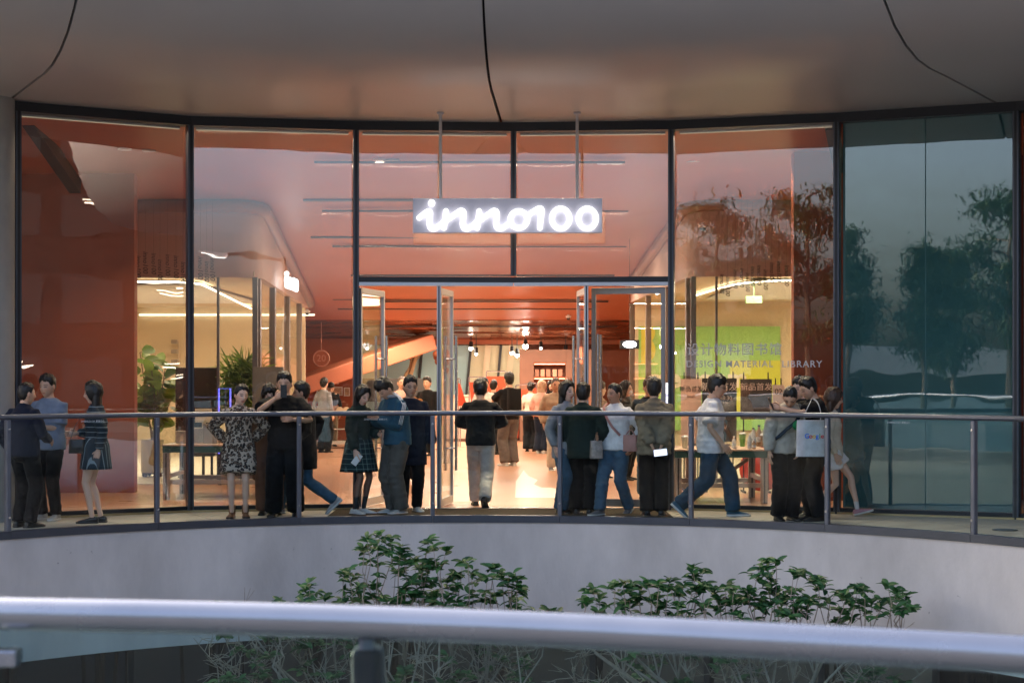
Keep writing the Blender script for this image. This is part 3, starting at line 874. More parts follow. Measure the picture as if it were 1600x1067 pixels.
# white glare seen through the ajar door leaf, added as a hung glowing lens
c = P(984, 538, 30.5)
t = thing('glare', 'dazzling white glare built as a glowing lens, seen through the ajar door leaf', 'glare', c)
mb = MB(); mb.box((0, 0.05, 0), (0.34, 0.08, 0.16)); mb.cyl((0, 0.06, 0), (0, 0.06, ceil_z(30.5) - c.z), 0.004, k=8); mk('housing', mb, M_dark, t, local=True)
mb = MB(); mb.ball((0, -0.0, 0), (0.12, 0.03, 0.055)); mk('lens', mb, emit('glare_lens', (0.95, 0.97, 1), 20), t, local=True, smooth=True)
# room lights: ceiling LED lines and panels
def led(name, pts, label, r=0.015):
    mb = MB(); mb.tube(pts, [(r, r * 1.6)] * len(pts), 8)
    return tag(mk(name, mb, E_led), label, 'LED strip')
led('led_strip', [tuple(v) for v in smooth_path([(-6.6, 28.0, ZRC - 0.03), (-5.6, 28.0, ZRC - 0.03), (-5.25, 28.6, ZRC - 0.03), (-5.3, 30, ZRC - 0.03), (-5.9, 38.6, ZRC - 0.03)], 5)], 'bright LED line curving over the ceiling of the cream room')
led('led_strip', [tuple(v) for v in smooth_path([(5.6, 27.5, ZRC - 0.03), (4.4, 27.6, ZRC - 0.03), (3.75, 28.8, ZRC - 0.03), (3.45, 33.5, ZRC - 0.03)], 5)], 'bright LED line curving over the room with the green mural')
for nm, x, y, sx, sy, pw, lab in (('ceiling_panel_light', -6.6, 32.5, 2.6, 7.0, 260, 'flat ceiling light panel of the cream room'), ('ceiling_panel_light', 5.2, 31.0, 2.6, 6.5, 250, 'flat ceiling light panel of the mural room')):
    z = ZRC - 0.06 if y > 27.5 else 4.3
    t = thing(nm, lab, 'ceiling light', (x, y, z))
    mb = MB(); mb.span(-sx / 2, sx / 2, -sy / 2, sy / 2, 0.03, 0.05); mk('housing', mb, M_white, t, local=True)
    area('panel_light', (x, y, z + 0.0), (sx, sy), pw, (1.0, 0.80, 0.54), (0, 0, 0), t)
# cove line at the top of the cream back wall
mb = MB(); mb.span(-8.5, -4.5, 38.9, 38.93, 3.12, 3.16); tag(mk('led_strip', mb, emit('cove_led', (1.0, 0.88, 0.62), 2.0)), 'straight LED cove on top of the cream back wall', 'LED strip')

# small lit script signs on the two headers
def side_sign(x, yc, zc, length, s, label):
    sg2 = thing('wall_sign', label, 'sign', (x, yc, zc))
    k = length / 1340.0
    def place(u, v):
        # read from the hall: on the left wall reading runs away from the viewer, on the right towards
        yy = yc + (u - 815) * k * (1 if s < 0 else -1)
        return Vector((x + 0.03 * -s, yy, zc - (v - 230) * k))
    script_sign(place, 28 * k, emit('sign_small', (1, 0.99, 0.97), 2.2), sg2)
side_sign(XCL + 0.02, 30.8, 3.62 if False else 3.42, 1.6, -1, 'small glowing script sign on the header over the cream room')
side_sign(XCR - 0.02, 31.6, 3.42, 1.7, 1, 'small glowing script sign seen through the ajar door leaf')

# ------------------------------------------------------------------ back of the hall
rw = thing('window_wall', 'pale rear window wall, dusk outside painted into its panes, with slanted mullions at the back of the hall', 'glazing', (-1.0, 47.6, 0))
YR = 47.4
xe = [PX(x, YR) for x in (470, 562, 600, 655, 690, 731, 758, 778, 795, 815)]
for i, (xa, xb) in enumerate(zip(xe, xe[1:])):
    sl = 0.22 if i > 2 else 0.0
    zt, zb = 2.62, 0.3
    mb = MB(); y = YR + 0.1
    mb.add([(xa - sl * 0.6, y, zb), (xb - sl * 0.6, y, zb), (xb + sl * 0.4, y, zt), (xa + sl * 0.4, y, zt), (xa - sl * 0.6, y + 0.02, zb), (xb - sl * 0.6, y + 0.02, zb), (xb + sl * 0.4, y + 0.02, zt), (xa + sl * 0.4, y + 0.02, zt)],
           [(0, 1, 2, 3), (7, 6, 5, 4), (0, 4, 5, 1), (2, 6, 7, 3), (1, 5, 6, 2), (0, 3, 7, 4)])
    mk('pane', mb, M_dusk_pane if i < 5 else mat('pane_warm', (0.62, 0.58, 0.40), 0.6, 0, 0.3, 0.08, 1), rw)  # opaque tinted panes stand in for the dusk view outside
    mb = MB(); mb.beam((xa - sl * 0.6, YR + 0.05, zb), (xa + sl * 0.4, YR + 0.05, zt), 0.07 if i % 2 else 0.16, 0.08, up=(0, 1, 0)); mk('mullion', mb, M_frame_dark if i % 2 else M_cream, rw)
mb = MB(); mb.span(-9, 6, YR - 0.3, YR + 0.2, 2.64, 2.95)
struct(mk('beam', mb, M_red))
bm = MB(); bm.beam(P(440, 612, 43.5), P(668, 534, 45.6), 0.9, 0.42)
tag(mk('slanted_beam', bm, mat('beam_orange', (0.40, 0.115, 0.055), 0.5), bevel=0.03), 'wide orange beam slanting up across the rear of the hall', 'beam')
mb = MB(); mb.span(PX(440, 46.8), PX(562, 46.8), 46.8, 46.95, 0.004, 2.9); struct(mk('wall_rear_left', mb, M_red))
# round 20 sign on the red rear wall
c = P(502, 560, 43.2)
t = thing('round_sign', 'round pale sign reading 20 hung before the red rear wall', 'sign', c)
mb = MB(); mb.tube([(0.2 * math.cos(2 * math.pi * i / 24), 0, 0.2 * math.sin(2 * math.pi * i / 24)) for i in range(24)], 0.015, 8, closed=True); mb.cyl((0, 0, 0.2), (0, 0, ceil_z(43.2) - c.z), 0.006, k=6); mk('ring', mb, mat('sign_pink', (0.6, 0.3, 0.22), 0.6), t, local=True)
mb = MB(); mb.cyl((0, 0.004, 0), (0, 0.02, 0), 0.19, k=24); mk('disc', mb, mat('sign_disc', (0.42, 0.13, 0.07), 0.6), t, local=True)
text_obj('numeral', '20', 0.24, facing((0, 0, 0)), MATS['sign_pink'], None, 0.003).parent = t
# framed prints on the red wall
for i, (px, pw, ph, py) in enumerate(((500, 9, 11, 612), (512, 9, 12, 612), (527, 15, 12, 611), (542, 8, 12, 612), (524, 9, 8, 595), (506, 12, 10, 630))):
    Y = 46.7
    lab = ['first small framed print in the row under the orange beam', 'second small framed print in the row under the orange beam', 'third, widest framed print in the row under the orange beam', 'last framed print in the row under the orange beam', 'lone framed print above the row on the red wall', 'low framed print under the row on the red wall'][i]
    c = P(px, py, Y); w = pw / FPX * Y; h = ph / FPX * Y
    t = thing('framed_print', lab, 'picture', c, group='framed prints')
    mb = MB()
    for s in (-1, 1):
        mb.box((s * w / 2, 0, 0), (0.025, 0.03, h + 0.025)); mb.box((0, 0, s * h / 2), (w - 0.025, 0.03, 0.025))
    mk('frame', mb, M_white, t, local=True)
    mb = MB(); mb.box((0, 0.012, 0), (w, 0.01, h)); mk('print', mb, mat('print_buff', (0.55, 0.36, 0.25), 0.7, 0, 0.3, 0.5, 14), t, local=True)
# brown cabinet with lit shelves
YB = 45.8
cab = thing('brown_cabinet', 'tall brown cabinet block with red-lit display shelves', 'cabinet', P(850, 690, YB))
xa, xb = PX(812, YB), PX(936, YB); sx0, sx1 = PX(834, YB), PX(884, YB)
zt = PZ(546, YB); z_s1, z_s0 = PZ(566, YB), PZ(590, YB)
mb = MB(); mb.span(xa, sx0, YB, YB + 0.6, 0.004, zt); mb.span(sx1, xb, YB + 0.03, YB + 0.6, 0.004, zt); mb.span(sx0, sx1, YB, YB + 0.6, z_s1, zt); mb.span(sx0, sx1, YB + 0.55, YB + 0.6, 0.004, z_s1)
mk('carcass', mb, M_brown, cab)
for z in (z_s1 - 0.02, z_s0, z_s0 - 0.42):
    mb = MB(); mb.span(sx0 + 0.002, sx1 - 0.002, YB + 0.03, YB + 0.545, z - 0.015, z + 0.015); sh = mk('shelf', mb, M_redboard, cab)
    mb = MB(); mb.span(sx0 + 0.02, sx1 - 0.02, YB + 0.06, YB + 0.08, z - 0.035, z - 0.017); mk('strip_light', mb, E_niche, sh)
for i, px in enumerate((839, 848, 857, 867, 876)):
    mb = MB(); x = PX(px, YB); w = 0.11; mb.box((x, YB + 0.25, z_s0 + 0.015 + 0.11), (w, 0.05, 0.2), M=Matrix.Rotation(R(-8), 3, 'X'))
    tag(mk('gift_box', mb, mat('box_kraft%d' % (i % 2), ((0.4, 0.2, 0.13), (0.5, 0.33, 0.22))[i % 2], 0.7), bevel=0.004), ['small box at the left end of the lit shelf', 'second small box on the lit shelf', 'middle small box on the lit shelf', 'fourth small box on the lit shelf', 'small box at the right end of the lit shelf'][i], 'box', 'boxes on the lit shelf')
# counters and slanted red display boards
def counter(px0, px1, pyt, pyb, dep, m, label, name='counter'):
    Y = 1.68 * FPX / (pyb - 592.0)
    xa, xb = PX(px0, Y), PX(px1, Y); z = PZ(pyt, Y)
    t = thing(name, label, 'counter', ((xa + xb) / 2, Y, 0))
    mb = MB(); mb.span(xa + 0.03, xb - 0.03, Y + 0.03, Y + dep, 0.08, z - 0.05); mk('body', mb, m, t, bevel=0.006)
    mb = MB(); mb.span(xa, xb, Y, Y + dep + 0.03, z - 0.045, z); mk('top', mb, M_peach, t, bevel=0.004)
    mb = MB(); mb.span(xa + 0.06, xb - 0.06, Y + 0.06, Y + dep - 0.03, 0.004, 0.078); mk('plinth', mb, M_brown, t)
    return t
counter(694, 741, 617, 690, 0.7, M_peach, 'peach reception counter beside the inward door leaf')
counter(625, 690, 624, 688, 0.8, M_peach, 'long low peach counter behind the dark-coated man')
counter(742, 812, 636, 689, 0.6, M_redboard, 'red counter behind the man in white trousers')
counter(806, 900, 618, 688, 0.5, M_redboard, 'red counter before the lit shelves')
for i, (pts, lab) in enumerate((([(716, 598), (719, 600), (730, 634), (716, 634)], 'narrow red display board leaning beside the peach counter'), ([(733, 597), (757, 597), (752, 630), (736, 630)], 'left red display board behind the man in white trousers'), ([(760, 588), (790, 588), (790, 630), (764, 632)], 'tall red display board with a rail on top'), ([(806, 610), (838, 606), (838, 632), (808, 632)], 'red display board left of the lit shelves'))):
    Y = 42.2 - 0.5 * i
    q = [P(x, y, Y) for x, y in pts]
    mb = MB(); n = len(q)
    mb.add([tuple(v) for v in q] + [(v.x, v.y + 0.05, v.z) for v in q], [tuple(range(n))] + [tuple(range(2 * n - 1, n - 1, -1))] + [(k, n + k, n + (k + 1) % n, (k + 1) % n) for k in range(n)])
    t = thing('display_board', lab, 'board', (q[0].x, Y, 0))
    mk('board', mb, M_redboard, t)
    mb = MB()
    for v in (q[0], q[1]):
        mb.tube([(v.x, v.y + 0.03, 0.004), (v.x, v.y + 0.03, v.z + 0.12)], 0.014, 6)
    mb.tube([(q[0].x, Y + 0.03, q[0].z + 0.12), (q[1].x, Y + 0.03, q[1].z + 0.12)], 0.014, 6)
    mk('stand', mb, M_steel, t)
# dark wall screen
c = P(612, 609, 44.6)
t = thing('wall_screen', 'wide black screen standing behind the low peach counter', 'screen', (c.x, c.y, 0))
mb = MB(); mb.box((c.x, c.y, c.z), (2.0, 0.06, 0.6)); mk('panel', mb, M_dark, t, bevel=0.008)
mb = MB(); mb.box((c.x, c.y + 0.05, c.z / 2), (0.12, 0.05, c.z)); mb.box((c.x, c.y, 0.02), (0.7, 0.4, 0.03)); mk('stand', mb, M_black, t)
# bare tree standing at the rear window
def branchy(base, top, r, depth, rng, mb, spread=0.7):
    base = Vector(base); top = Vector(top)
    mid = (base + top) / 2 + Vector((rng.uniform(-1, 1), rng.uniform(-1, 1), 0)) * (top - base).length * 0.08
    mb.tube([base, mid, top], [r, r * 0.8, r * 0.6], 6)
    if depth == 0:
        return [top]
    tips = []
    d = (top - base)
    for k in range(rng.choice((2, 3, 3))):
        v = d.normalized() + Vector((rng.uniform(-1, 1), rng.uniform(-1, 1), rng.uniform(-0.3, 0.6))) * spread
        v.normalize()
        tips += branchy(top, top + v * d.length * rng.uniform(0.55, 0.8), r * 0.6, depth - 1, rng, mb, spread)
    return tips
rng = random.Random(5)
mb = MB(); b = P(630, 688, 46.4); branchy((b.x, 46.4, 0.0), P(640, 590, 46.4), 0.10, 1, rng, mb, 0.3)
branchy(P(632, 592, 46.4), P(640, 575, 46.4), 0.06, 4, rng, mb, 0.75)
tr_ = thing('bare_tree', 'leafless branching tree standing before the rear window wall', 'tree', (b.x, 46.4, 0)); mk('trunk', mb, mat('bark_tan', (0.42, 0.28, 0.16), 0.8), tr_)
# made-up brown woolly shape by the counter, standing in for a plush figure
c = P(690, 570, 40.5)
t = thing('plush_stand_in', 'brown woolly stand-in for a plush figure on a pale stand by the counter', 'figure', (c.x, c.y, 0))
mb = MB(); rng = random.Random(9)
for k in range(26):
    mb.ball((c.x + rng.gauss(0, 0.09), c.y + rng.gauss(0, 0.06), c.z + 0.12 + rng.gauss(0, 0.14)), rng.uniform(0.06, 0.11), 10, 6)
mk('woolly_head', mb, mat('wool_brown', (0.20, 0.055, 0.025), 0.95, 0, 0.1, 0.3, 20, 0.8, 60), t, smooth=True)
mb = MB(); mb.lathe([(0.16, 0.0), (0.16, 0.03), (0.05, 0.06), (0.05, 0.9), (0.11, 1.3), (0.10, c.z - 0.1)], (c.x, c.y, 0.004), 16); mk('stand', mb, M_peach, t, autos=40)

# glass display case at the left rear
Yv = 41.4
t = thing('display_case', 'glass display case with white frame and print cards on the left of the hall', 'display case', (PX(522, Yv), Yv, 0))
xa, xb = PX(486, Yv), PX(560, Yv)
mb = MB()
for x in (xa, xb):
    for y in (Yv, Yv + 0.7):
        mb.span(x - 0.02, x + 0.02, y - 0.02, y + 0.02, 0.004, 0.80)
mb.span(xa, xb, Yv, Yv + 0.7, 0.80, 0.83); mb.span(xa, xb, Yv, Yv + 0.7, 0.10, 0.16); mb.span(xa, xb, Yv + 0.02, Yv + 0.68, 0.45, 0.46)
mk('frame', mb, mat('case_white', (0.7, 0.62, 0.55), 0.5), t)
mb = MB(); mb.span(xa + 0.02, xb - 0.02, Yv - 0.004, Yv + 0.004, 0.165, 0.795); mk('glass_pane', mb, G_inner, t)
for i, px in enumerate((492, 503, 513, 524)):
    c = P(px, 637, Yv + 0.2); mb = MB(); mb.box((c.x, c.y, 0.83 + 0.10), (0.15, 0.02, 0.19), M=Matrix.Rotation(R(-12), 3, 'X'))
    tag(mk('print_card', mb, mat('card%d' % i, ((0.7, 0.7, 0.68), (0.62, 0.55, 0.5), (0.72, 0.7, 0.66), (0.45, 0.3, 0.25))[i], 0.7, 0, 0.3, 0.6, 18)), ['white print card at the left end of the display case', 'second print card on the display case', 'third print card on the display case', 'dark print card at the right end of the display case'][i], 'card', 'print cards on the display case')
for i, px in enumerate((531, 541)):
    c = P(px, 636, Yv + 0.15); mb = MB(); mb.cyl((c.x, c.y - 0.01, 0.83 + 0.09), (c.x, c.y + 0.01, 0.83 + 0.09), 0.085, k=18); mb.box((c.x, c.y + 0.01, 0.84), (0.08, 0.06, 0.02))
    tag(mk('round_plaque', mb, mat('plaque_cream', (0.75, 0.6, 0.4), 0.6)), ['round cream plaque nearer the print cards', 'round cream plaque at the right end of the case'][i], 'plaque', 'round plaques')

# jagged white patch laid on the floor inside the doors
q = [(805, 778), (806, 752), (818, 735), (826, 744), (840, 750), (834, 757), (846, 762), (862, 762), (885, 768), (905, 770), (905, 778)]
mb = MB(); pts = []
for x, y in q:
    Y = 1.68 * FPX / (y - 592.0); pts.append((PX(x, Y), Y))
mb.prism(pts, 0.003, 0.006); tag(mk('floor_patch', mb, mat('floor_white', (0.66, 0.64, 0.60), 0.3)), 'jagged white patch on the floor just inside the open doors', 'floor graphic')
q = [(690, 784), (690, 640), (742, 640), (752, 700), (738, 740), (742, 784)]
mb = MB(); pts = []
for x, y in q:
    Y = 1.68 * FPX / (max(y, 690) - 592.0) ; pts.append((PX(x, Y), Y))
mb.prism(pts, 0.003, 0.005); tag(mk('floor_runner', mb, mat('floor_peach', (0.62, 0.40, 0.26), 0.3, 0, 0.5, 0.1, 2)), 'pale peach strip of floor leading in from the doors', 'floor strip')

# ------------------------------------------------------------------ tables with aluminium profile legs
def table(xa, xb, ya, yb, zt, label, name='work_table'):
    t = thing(name, label, 'table', ((xa + xb) / 2, (ya + yb) / 2, 0))
    mb = MB(); mb.span(xa, xb, ya, yb, zt - 0.02, zt); mk('table_top', mb, M_tabletop, t, bevel=0.004)
    mb = MB(); mb.span(xa + 0.012, xb - 0.012, ya + 0.012, yb - 0.012, zt - 0.11, zt - 0.022); mk('apron', mb, M_greenblack, t)
    for x in (xa + 0.06, xb - 0.06):
        for y in (ya + 0.06, yb - 0.06):
            mb = MB(); mb.span(x - 0.045, x + 0.045, y - 0.045, y + 0.045, 0.004, zt - 0.112)
            l = mk('leg', mb, mat('profile_alu', (0.46, 0.40, 0.35), 0.35, 0.6), t, bevel=0.006)
            mb = MB(); mb.span(x - 0.01, x + 0.01, y - 0.048, y - 0.0455, 0.01, zt - 0.12); mk('groove', mb, M_frame_dark, l)
    mb = MB()
    for y in (ya + 0.06, yb - 0.06):
        mb.span(xa + 0.106, xb - 0.106, y - 0.03, y + 0.03, 0.22, 0.28)
    for x in (xa + 0.06, xb - 0.06):
        mb.span(x - 0.03, x + 0.03, ya + 0.106, yb - 0.106, 0.30, 0.36)
    mk('stretcher', mb, MATS['profile_alu'], t)
    mb = MB(); mb.beam((xb - 0.5, yb - 0.06, 0.28), (xb - 0.11, yb - 0.06, 0.55), 0.05, 0.05); mk('brace', mb, MATS['profile_alu'], t)
    return t
T1 = (PX(250, 23.6), PX(462, 24.0), 23.7, 25.0, 0.77)
table(*T1, 'long work table with green edge before the cream room')
T2 = (PX(1052, 23.0), PX(1200, 23.0), 22.9, 24.2, 0.735)
table(*T2, 'work table with green edge carrying drinks and bottles')
# things on the left table
rng = random.Random(2)
for i, (px, py, w, h, d) in enumerate(((288, 686, .22, .16, .2), (312, 683, .26, .2, .22), (330, 672, .2, .26, .2), (348, 690, .3, .12, .22))):
    Y = 24.2 + 0.2 * (i % 2); x = PX(px, Y); mb = MB(); mb.box((x, Y, T1[4] + h / 2), (w, d, h), rng.uniform(-.1, .1)); mb.box((x, Y, T1[4] + h + 0.008), (w + .015, d + .015, 0.016), rng.uniform(-.05, .05))
    tag(mk('carton', mb, mat('carton%d' % (i % 3), ((0.5, 0.4, 0.3), (0.62, 0.55, 0.46), (0.4, 0.33, 0.27))[i % 3], 0.8, 0, 0.2, 0.15, 6), bevel=0.003), ['small brown carton at the left end of the long work table', 'pale square carton on the long work table', 'tall carton with pale lid on the long work table', 'low wide carton on the long work table behind the leopard suit'][i], 'box', 'cartons on the long work table')
c = P(320, 662, 24.9); mb = MB(); mb.box((c.x, 24.8, T1[4] + 0.38), (0.24, 0.02, 0.2)); mb.box((c.x, 24.82, T1[4] + 0.14), (0.05, 0.03, 0.28)); mb.box((c.x, 24.82, T1[4] + 0.008), (0.16, 0.12, 0.016))
tag(mk('note_stand', mb, mat('note_paper', (0.72, 0.6, 0.4), 0.7)), 'cream paper notice on a small stand on the long work table', 'notice stand')
# bottles and cups on the right table
def bottle(x, y, z, h, r, m, cap, label):
    t = thing('bottle', label, 'bottle', (x, y, z), group='bottles on the drinks table')
    mb = MB(); mb.lathe([(r * .9, 0), (r, 0.01), (r, h * .62), (r * .42, h * .82), (r * .42, h * .92)], k=14); mk('body', mb, m, t, local=True, autos=40)
    mb = MB(); mb.lathe([(r * .5, h * .92), (r * .5, h)], k=12); mk('cap', mb, cap, t, local=True)
    mb = MB(); mb.lathe([(r * 1.02, h * .2), (r * 1.02, h * .45)], k=14); mk('label_band', mb, mat('bottle_label', (0.55, 0.62, 0.7), 0.6, 0, 0.3, 0.6, 30), t, local=True)
M_pet = mat('clear_plastic', (0.62, 0.64, 0.66), 0.15, 0, 0.5)
M_tea = mat('amber_drink', (0.32, 0.16, 0.05), 0.15)
for i, (px, Y, h, r, m, c, lab) in enumerate(((1147, 23.2, .17, .030, M_pet, M_white, 'short clear bottle by the walking man on the drinks table'), (1171, 23.1, .21, .030, M_pet, M_white, 'clear water bottle at the front of the drinks table'), (1178, 23.05, .12, .028, M_tea, M_white, 'small amber bottle at the front of the drinks table'), (1186, 24.0, .30, .04, M_tea, M_black, 'tall amber bottle at the back of the drinks table'), (1177, 24.05, .26, .04, M_pet, M_black, 'clear bottle with black cap at the back of the drinks table'))):
    bottle(PX(px, Y), Y, T2[4], h, r, m, c, lab)
for i, (px, Y, h, col, lab) in enumerate(((1160, 23.9, .17, (0.18, 0.42, 0.06), 'cup of green drink on the drinks table'), (1070, 23.3, .15, (0.6, 0.55, 0.4), 'pale paper cup at the left end of the drinks table'), (1080, 23.5, .13, (0.55, 0.5, 0.4), 'second pale cup at the left end of the drinks table'), (1193, 23.8, .16, (0.3, 0.2, 0.1), 'brown iced drink at the right end of the drinks table'))):
    t = thing('drink_cup', lab, 'cup', (PX(px, Y), Y, T2[4]), group='cups on the drinks table')
    mb = MB(); mb.lathe([(.033, 0), (.045, h * .8), (.046, h)], k=16); mk('cup', mb, mat('drink%d' % i, col, 0.3, 0, 0.5, 0.3, 12), t, local=True, autos=40)
    mb = MB(); mb.lathe([(.048, h), (.048, h + .012), (.02, h + .03)], k=16); mk('lid', mb, M_white, t, local=True, autos=40)
# red round seat and cable clutter below the right table
c = P(1185, 725, 25.3); mb = MB(); mb.lathe([(0.30, -0.02), (0.33, 0.0), (0.33, 0.05), (0.30, 0.07)], k=28)
o = mk('round_board', mb, mat('red_paint', (0.6, 0.07, 0.04), 0.5), autos=40); o.rotation_euler = (R(82), 0, 0); o.location = (c.x + 0.06, 25.4, 0.34)
tag(o, 'red round board leaning behind the drinks table', 'board')

# posters behind the drinks table
def poster(px0, px1, py0, py1, Y, col, label, lines, hang=True):
    xa, xb = PX(px0, Y), PX(px1, Y); z1, z0 = PZ(py0, Y), PZ(py1, Y)
    t = thing('poster_stand', label, 'poster stand', ((xa + xb) / 2, Y, 0))
    mb = MB(); mb.span(xa, xb, Y, Y + 0.012, z0, z1); mk('poster', mb, col, t)
    mb = MB()
    for x in (xa + 0.05, xb - 0.05):
        mb.tube([(x, Y + 0.03, 0.004), (x, Y + 0.03, z1 + 0.10)], 0.010, 6)
        mb.beam((x, Y - 0.15, 0.02), (x, Y + 0.25, 0.02), 0.03, 0.03)
    mb.tube([(xa, Y + 0.03, z1 - 0.02), (xb, Y + 0.03, z1 - 0.02)], 0.008, 6)
    mk('stand', mb, M_black, t)
    for body, py, size, m in lines:
        px = (px0 + px1) / 2
        text_obj('lettering', body, size, facing((PX(px, Y), Y - 0.004, PZ(py, Y))), m, t, 0.001)
M_pblack = mat('poster_black', (0.03, 0.027, 0.025), 0.5, 0, 0.4, 0.2, 5)
M_pgrey = mat('poster_charcoal', (0.075, 0.068, 0.06), 0.45, 0, 0.4, 0.4, 3)
M_ppink = mat('poster_pink', (0.62, 0.42, 0.33), 0.6, 0, 0.3, 0.1, 4)
M_tx = mat('print_pale', (0.66, 0.55, 0.48), 0.7)
poster(1064, 1096, 592, 692, 25.6, M_ppink, 'pale pink poster on a stand left of the black ones', [('新品首发', 608, 0.09, M_pblack), ('INNO', 620, 0.045, M_pblack)])
poster(1097, 1151, 591, 690, 25.4, M_pblack, 'tall black poster on a stand behind the walking man', [('新品首发', 605, 0.14, M_tx), ('周六 18:30', 622, 0.085, M_tx), ('13:30 - 22:00', 629, 0.05, M_tx), ('NEW', 668, 0.10, M_tx)])
poster(1157, 1206, 592, 655, 25.2, M_pgrey, 'charcoal poster on a stand right of the tall black one', [('新品首发', 605, 0.12, M_tx)])
poster(1207, 1226, 601, 650, 25.9, mat('poster_white', (0.62, 0.58, 0.52), 0.6), 'narrow white poster at the end of the poster row', [('02', 612, 0.12, M_pgrey)])
c = P(1044, 625, 26.2)
t = thing('info_totem', 'slim white information totem with blue edge behind the khaki jacket', 'totem', (c.x, 26.2, 0))
mb = MB(); mb.span(c.x - .06, c.x + .03, 26.2, 26.25, 0.004, 1.62); mk('face', mb, emit('totem_face', (0.8, 0.85, 1), 0.9), t)
mb = MB(); mb.span(c.x + .032, c.x + .06, 26.19, 26.25, 0.004, 1.62); mk('edge', mb, emit('totem_edge', (0.05, 0.08, 0.9), 1.5), t)
text_obj('lettering', '新\n品\n首', 0.07, facing((c.x - .015, 26.195, 1.35)), mat('totem_blue', (0.05, 0.06, 0.4), 0.6), t, 0.001)

# ------------------------------------------------------------------ left room contents
def leaf_quads(mb, base, d, length, width, up, curl=0.25, mi=0, nseg=3):
    """a folded leaf blade along d"""
    d = Vector(d).normalized(); up = Vector(up)
    s = d.cross(up)
    if s.length < 1e-4:
        s = d.orthogonal()
    s.normalize(); n = s.cross(d)
    b = Vector(base)
    rows = []
    for i in range(nseg + 1):
        u = i / nseg
        w = width * math.sin(math.pi * min(0.97, 0.08 + u * 0.88)) ** 0.65 * 0.5
        c = b + d * (length * u) - n * (curl * length * u * u)
        rows += [c - s * w + n * (w * 0.35), c, c + s * w + n * (w * 0.35)]
    fs = []
    for i in range(nseg):
        k = 3 * i
        fs += [(k, k + 1, k + 4, k + 3), (k + 1, k + 2, k + 5, k + 4)]
    mb.add(rows, fs, mi)
def leaf_mat(name, col, col2, rough=0.35, trans=0.25, scale=1.5):
    m = bpy.data.materials.new(name); m.use_nodes = True; nt = m.node_tree; b = nt.nodes['Principled BSDF']
    b.inputs['Roughness'].default_value = rough
    g = nt.nodes.new('ShaderNodeNewGeometry'); rp = nt.nodes.new('ShaderNodeValToRGB')
    rp.color_ramp.elements[0].color = (*col, 1); rp.color_ramp.elements[1].color = (*col2, 1)
    nt.links.new(g.outputs['Random Per Island'], rp.inputs['Fac']); nt.links.new(rp.outputs['Color'], b.inputs['Base Color'])
    tl = nt.nodes.new('ShaderNodeBsdfTranslucent'); nt.links.new(rp.outputs['Color'], tl.inputs['Color'])
    mx = nt.nodes.new('ShaderNodeMixShader'); mx.inputs['Fac'].default_value = trans
    nt.links.new(b.outputs[0], mx.inputs[1]); nt.links.new(tl.outputs[0], mx.inputs[2]); nt.links.new(mx.outputs[0], nt.nodes['Material Output'].inputs['Surface'])
    MATS[name] = m
    return m
L_fig = leaf_mat('fig_leaf', (0.05, 0.12, 0.02), (0.22, 0.32, 0.05), 0.4, 0.45)
L_drac = leaf_mat('dracaena_leaf', (0.05, 0.12, 0.02), (0.22, 0.30, 0.06), 0.4, 0.4)
L_shrub = leaf_mat('shrub_leaf', (0.012, 0.065, 0.020), (0.055, 0.19, 0.055), 0.5)
L_tree = leaf_mat('tree_leaf', (0.02, 0.05, 0.02), (0.06, 0.10, 0.035), 0.6)
fx, fy = PX(238, 29.3), 29.3
t = thing('potted_fig', 'big-leaved fig tree in a cream drum pot on castors', 'plant', (fx, fy, 0))
mb = MB(); mb.lathe([(0.17, 0.075), (0.19, 0.085), (0.195, 0.64), (0.18, 0.64), (0.175, 0.58), (0, 0.58)], (fx, fy, 0), 28); mk('pot', mb, mat('pot_cream', (0.62, 0.55, 0.36), 0.45, 0, 0.5, 0.06, 4), t, autos=40)
mb = MB(); mb.lathe([(0, 0.055), (0.18, 0.055), (0.18, 0.074), (0, 0.074)], (fx, fy, 0), 24)
for k in range(6):
    a = k * math.pi / 3; mb.ball((fx + .15 * math.cos(a), fy + .15 * math.sin(a), 0.032), 0.028, 8, 5)
mk('castor_base', mb, M_black, t)
rng = random.Random(11)
st = MB(); lv = MB()
for k in range(8):
    a = rng.uniform(0, 6.28); ln = rng.uniform(0.10, 0.42)
    top = Vector((fx + 0.08 + ln * math.cos(a) * 1.15, fy + ln * math.sin(a) * .8, rng.uniform(1.35, 2.2)))
    p0 = Vector((fx + rng.uniform(-.05, .05), fy + rng.uniform(-.05, .05), 0.58)); mid = p0.lerp(top, 0.5) + Vector((rng.uniform(-.05, .05), 0, 0))
    st.tube([p0, mid, top], [.014, .011, .007], 6)
    for j in range(11):
        u = 0.30 + 0.70 * j / 10; q = p0.lerp(mid, u * 2) if u < .5 else mid.lerp(top, u * 2 - 1)
        aa = rng.uniform(0, 6.28); d = Vector((math.cos(aa), math.sin(aa), rng.uniform(-.2, .9)))
        q2 = q + d.normalized() * .05; st.tube([q, q2], [.005, .003], 4)
        leaf_quads(lv, q2, d, rng.uniform(.24, .36), rng.uniform(.17, .26), (rng.uniform(-1, 1), rng.uniform(-1.2, .2), .6), rng.uniform(.1, .45), 0, 4)
mk('stem', st, M_bark, t); o = mk('foliage', lv, L_fig, t, smooth=True)
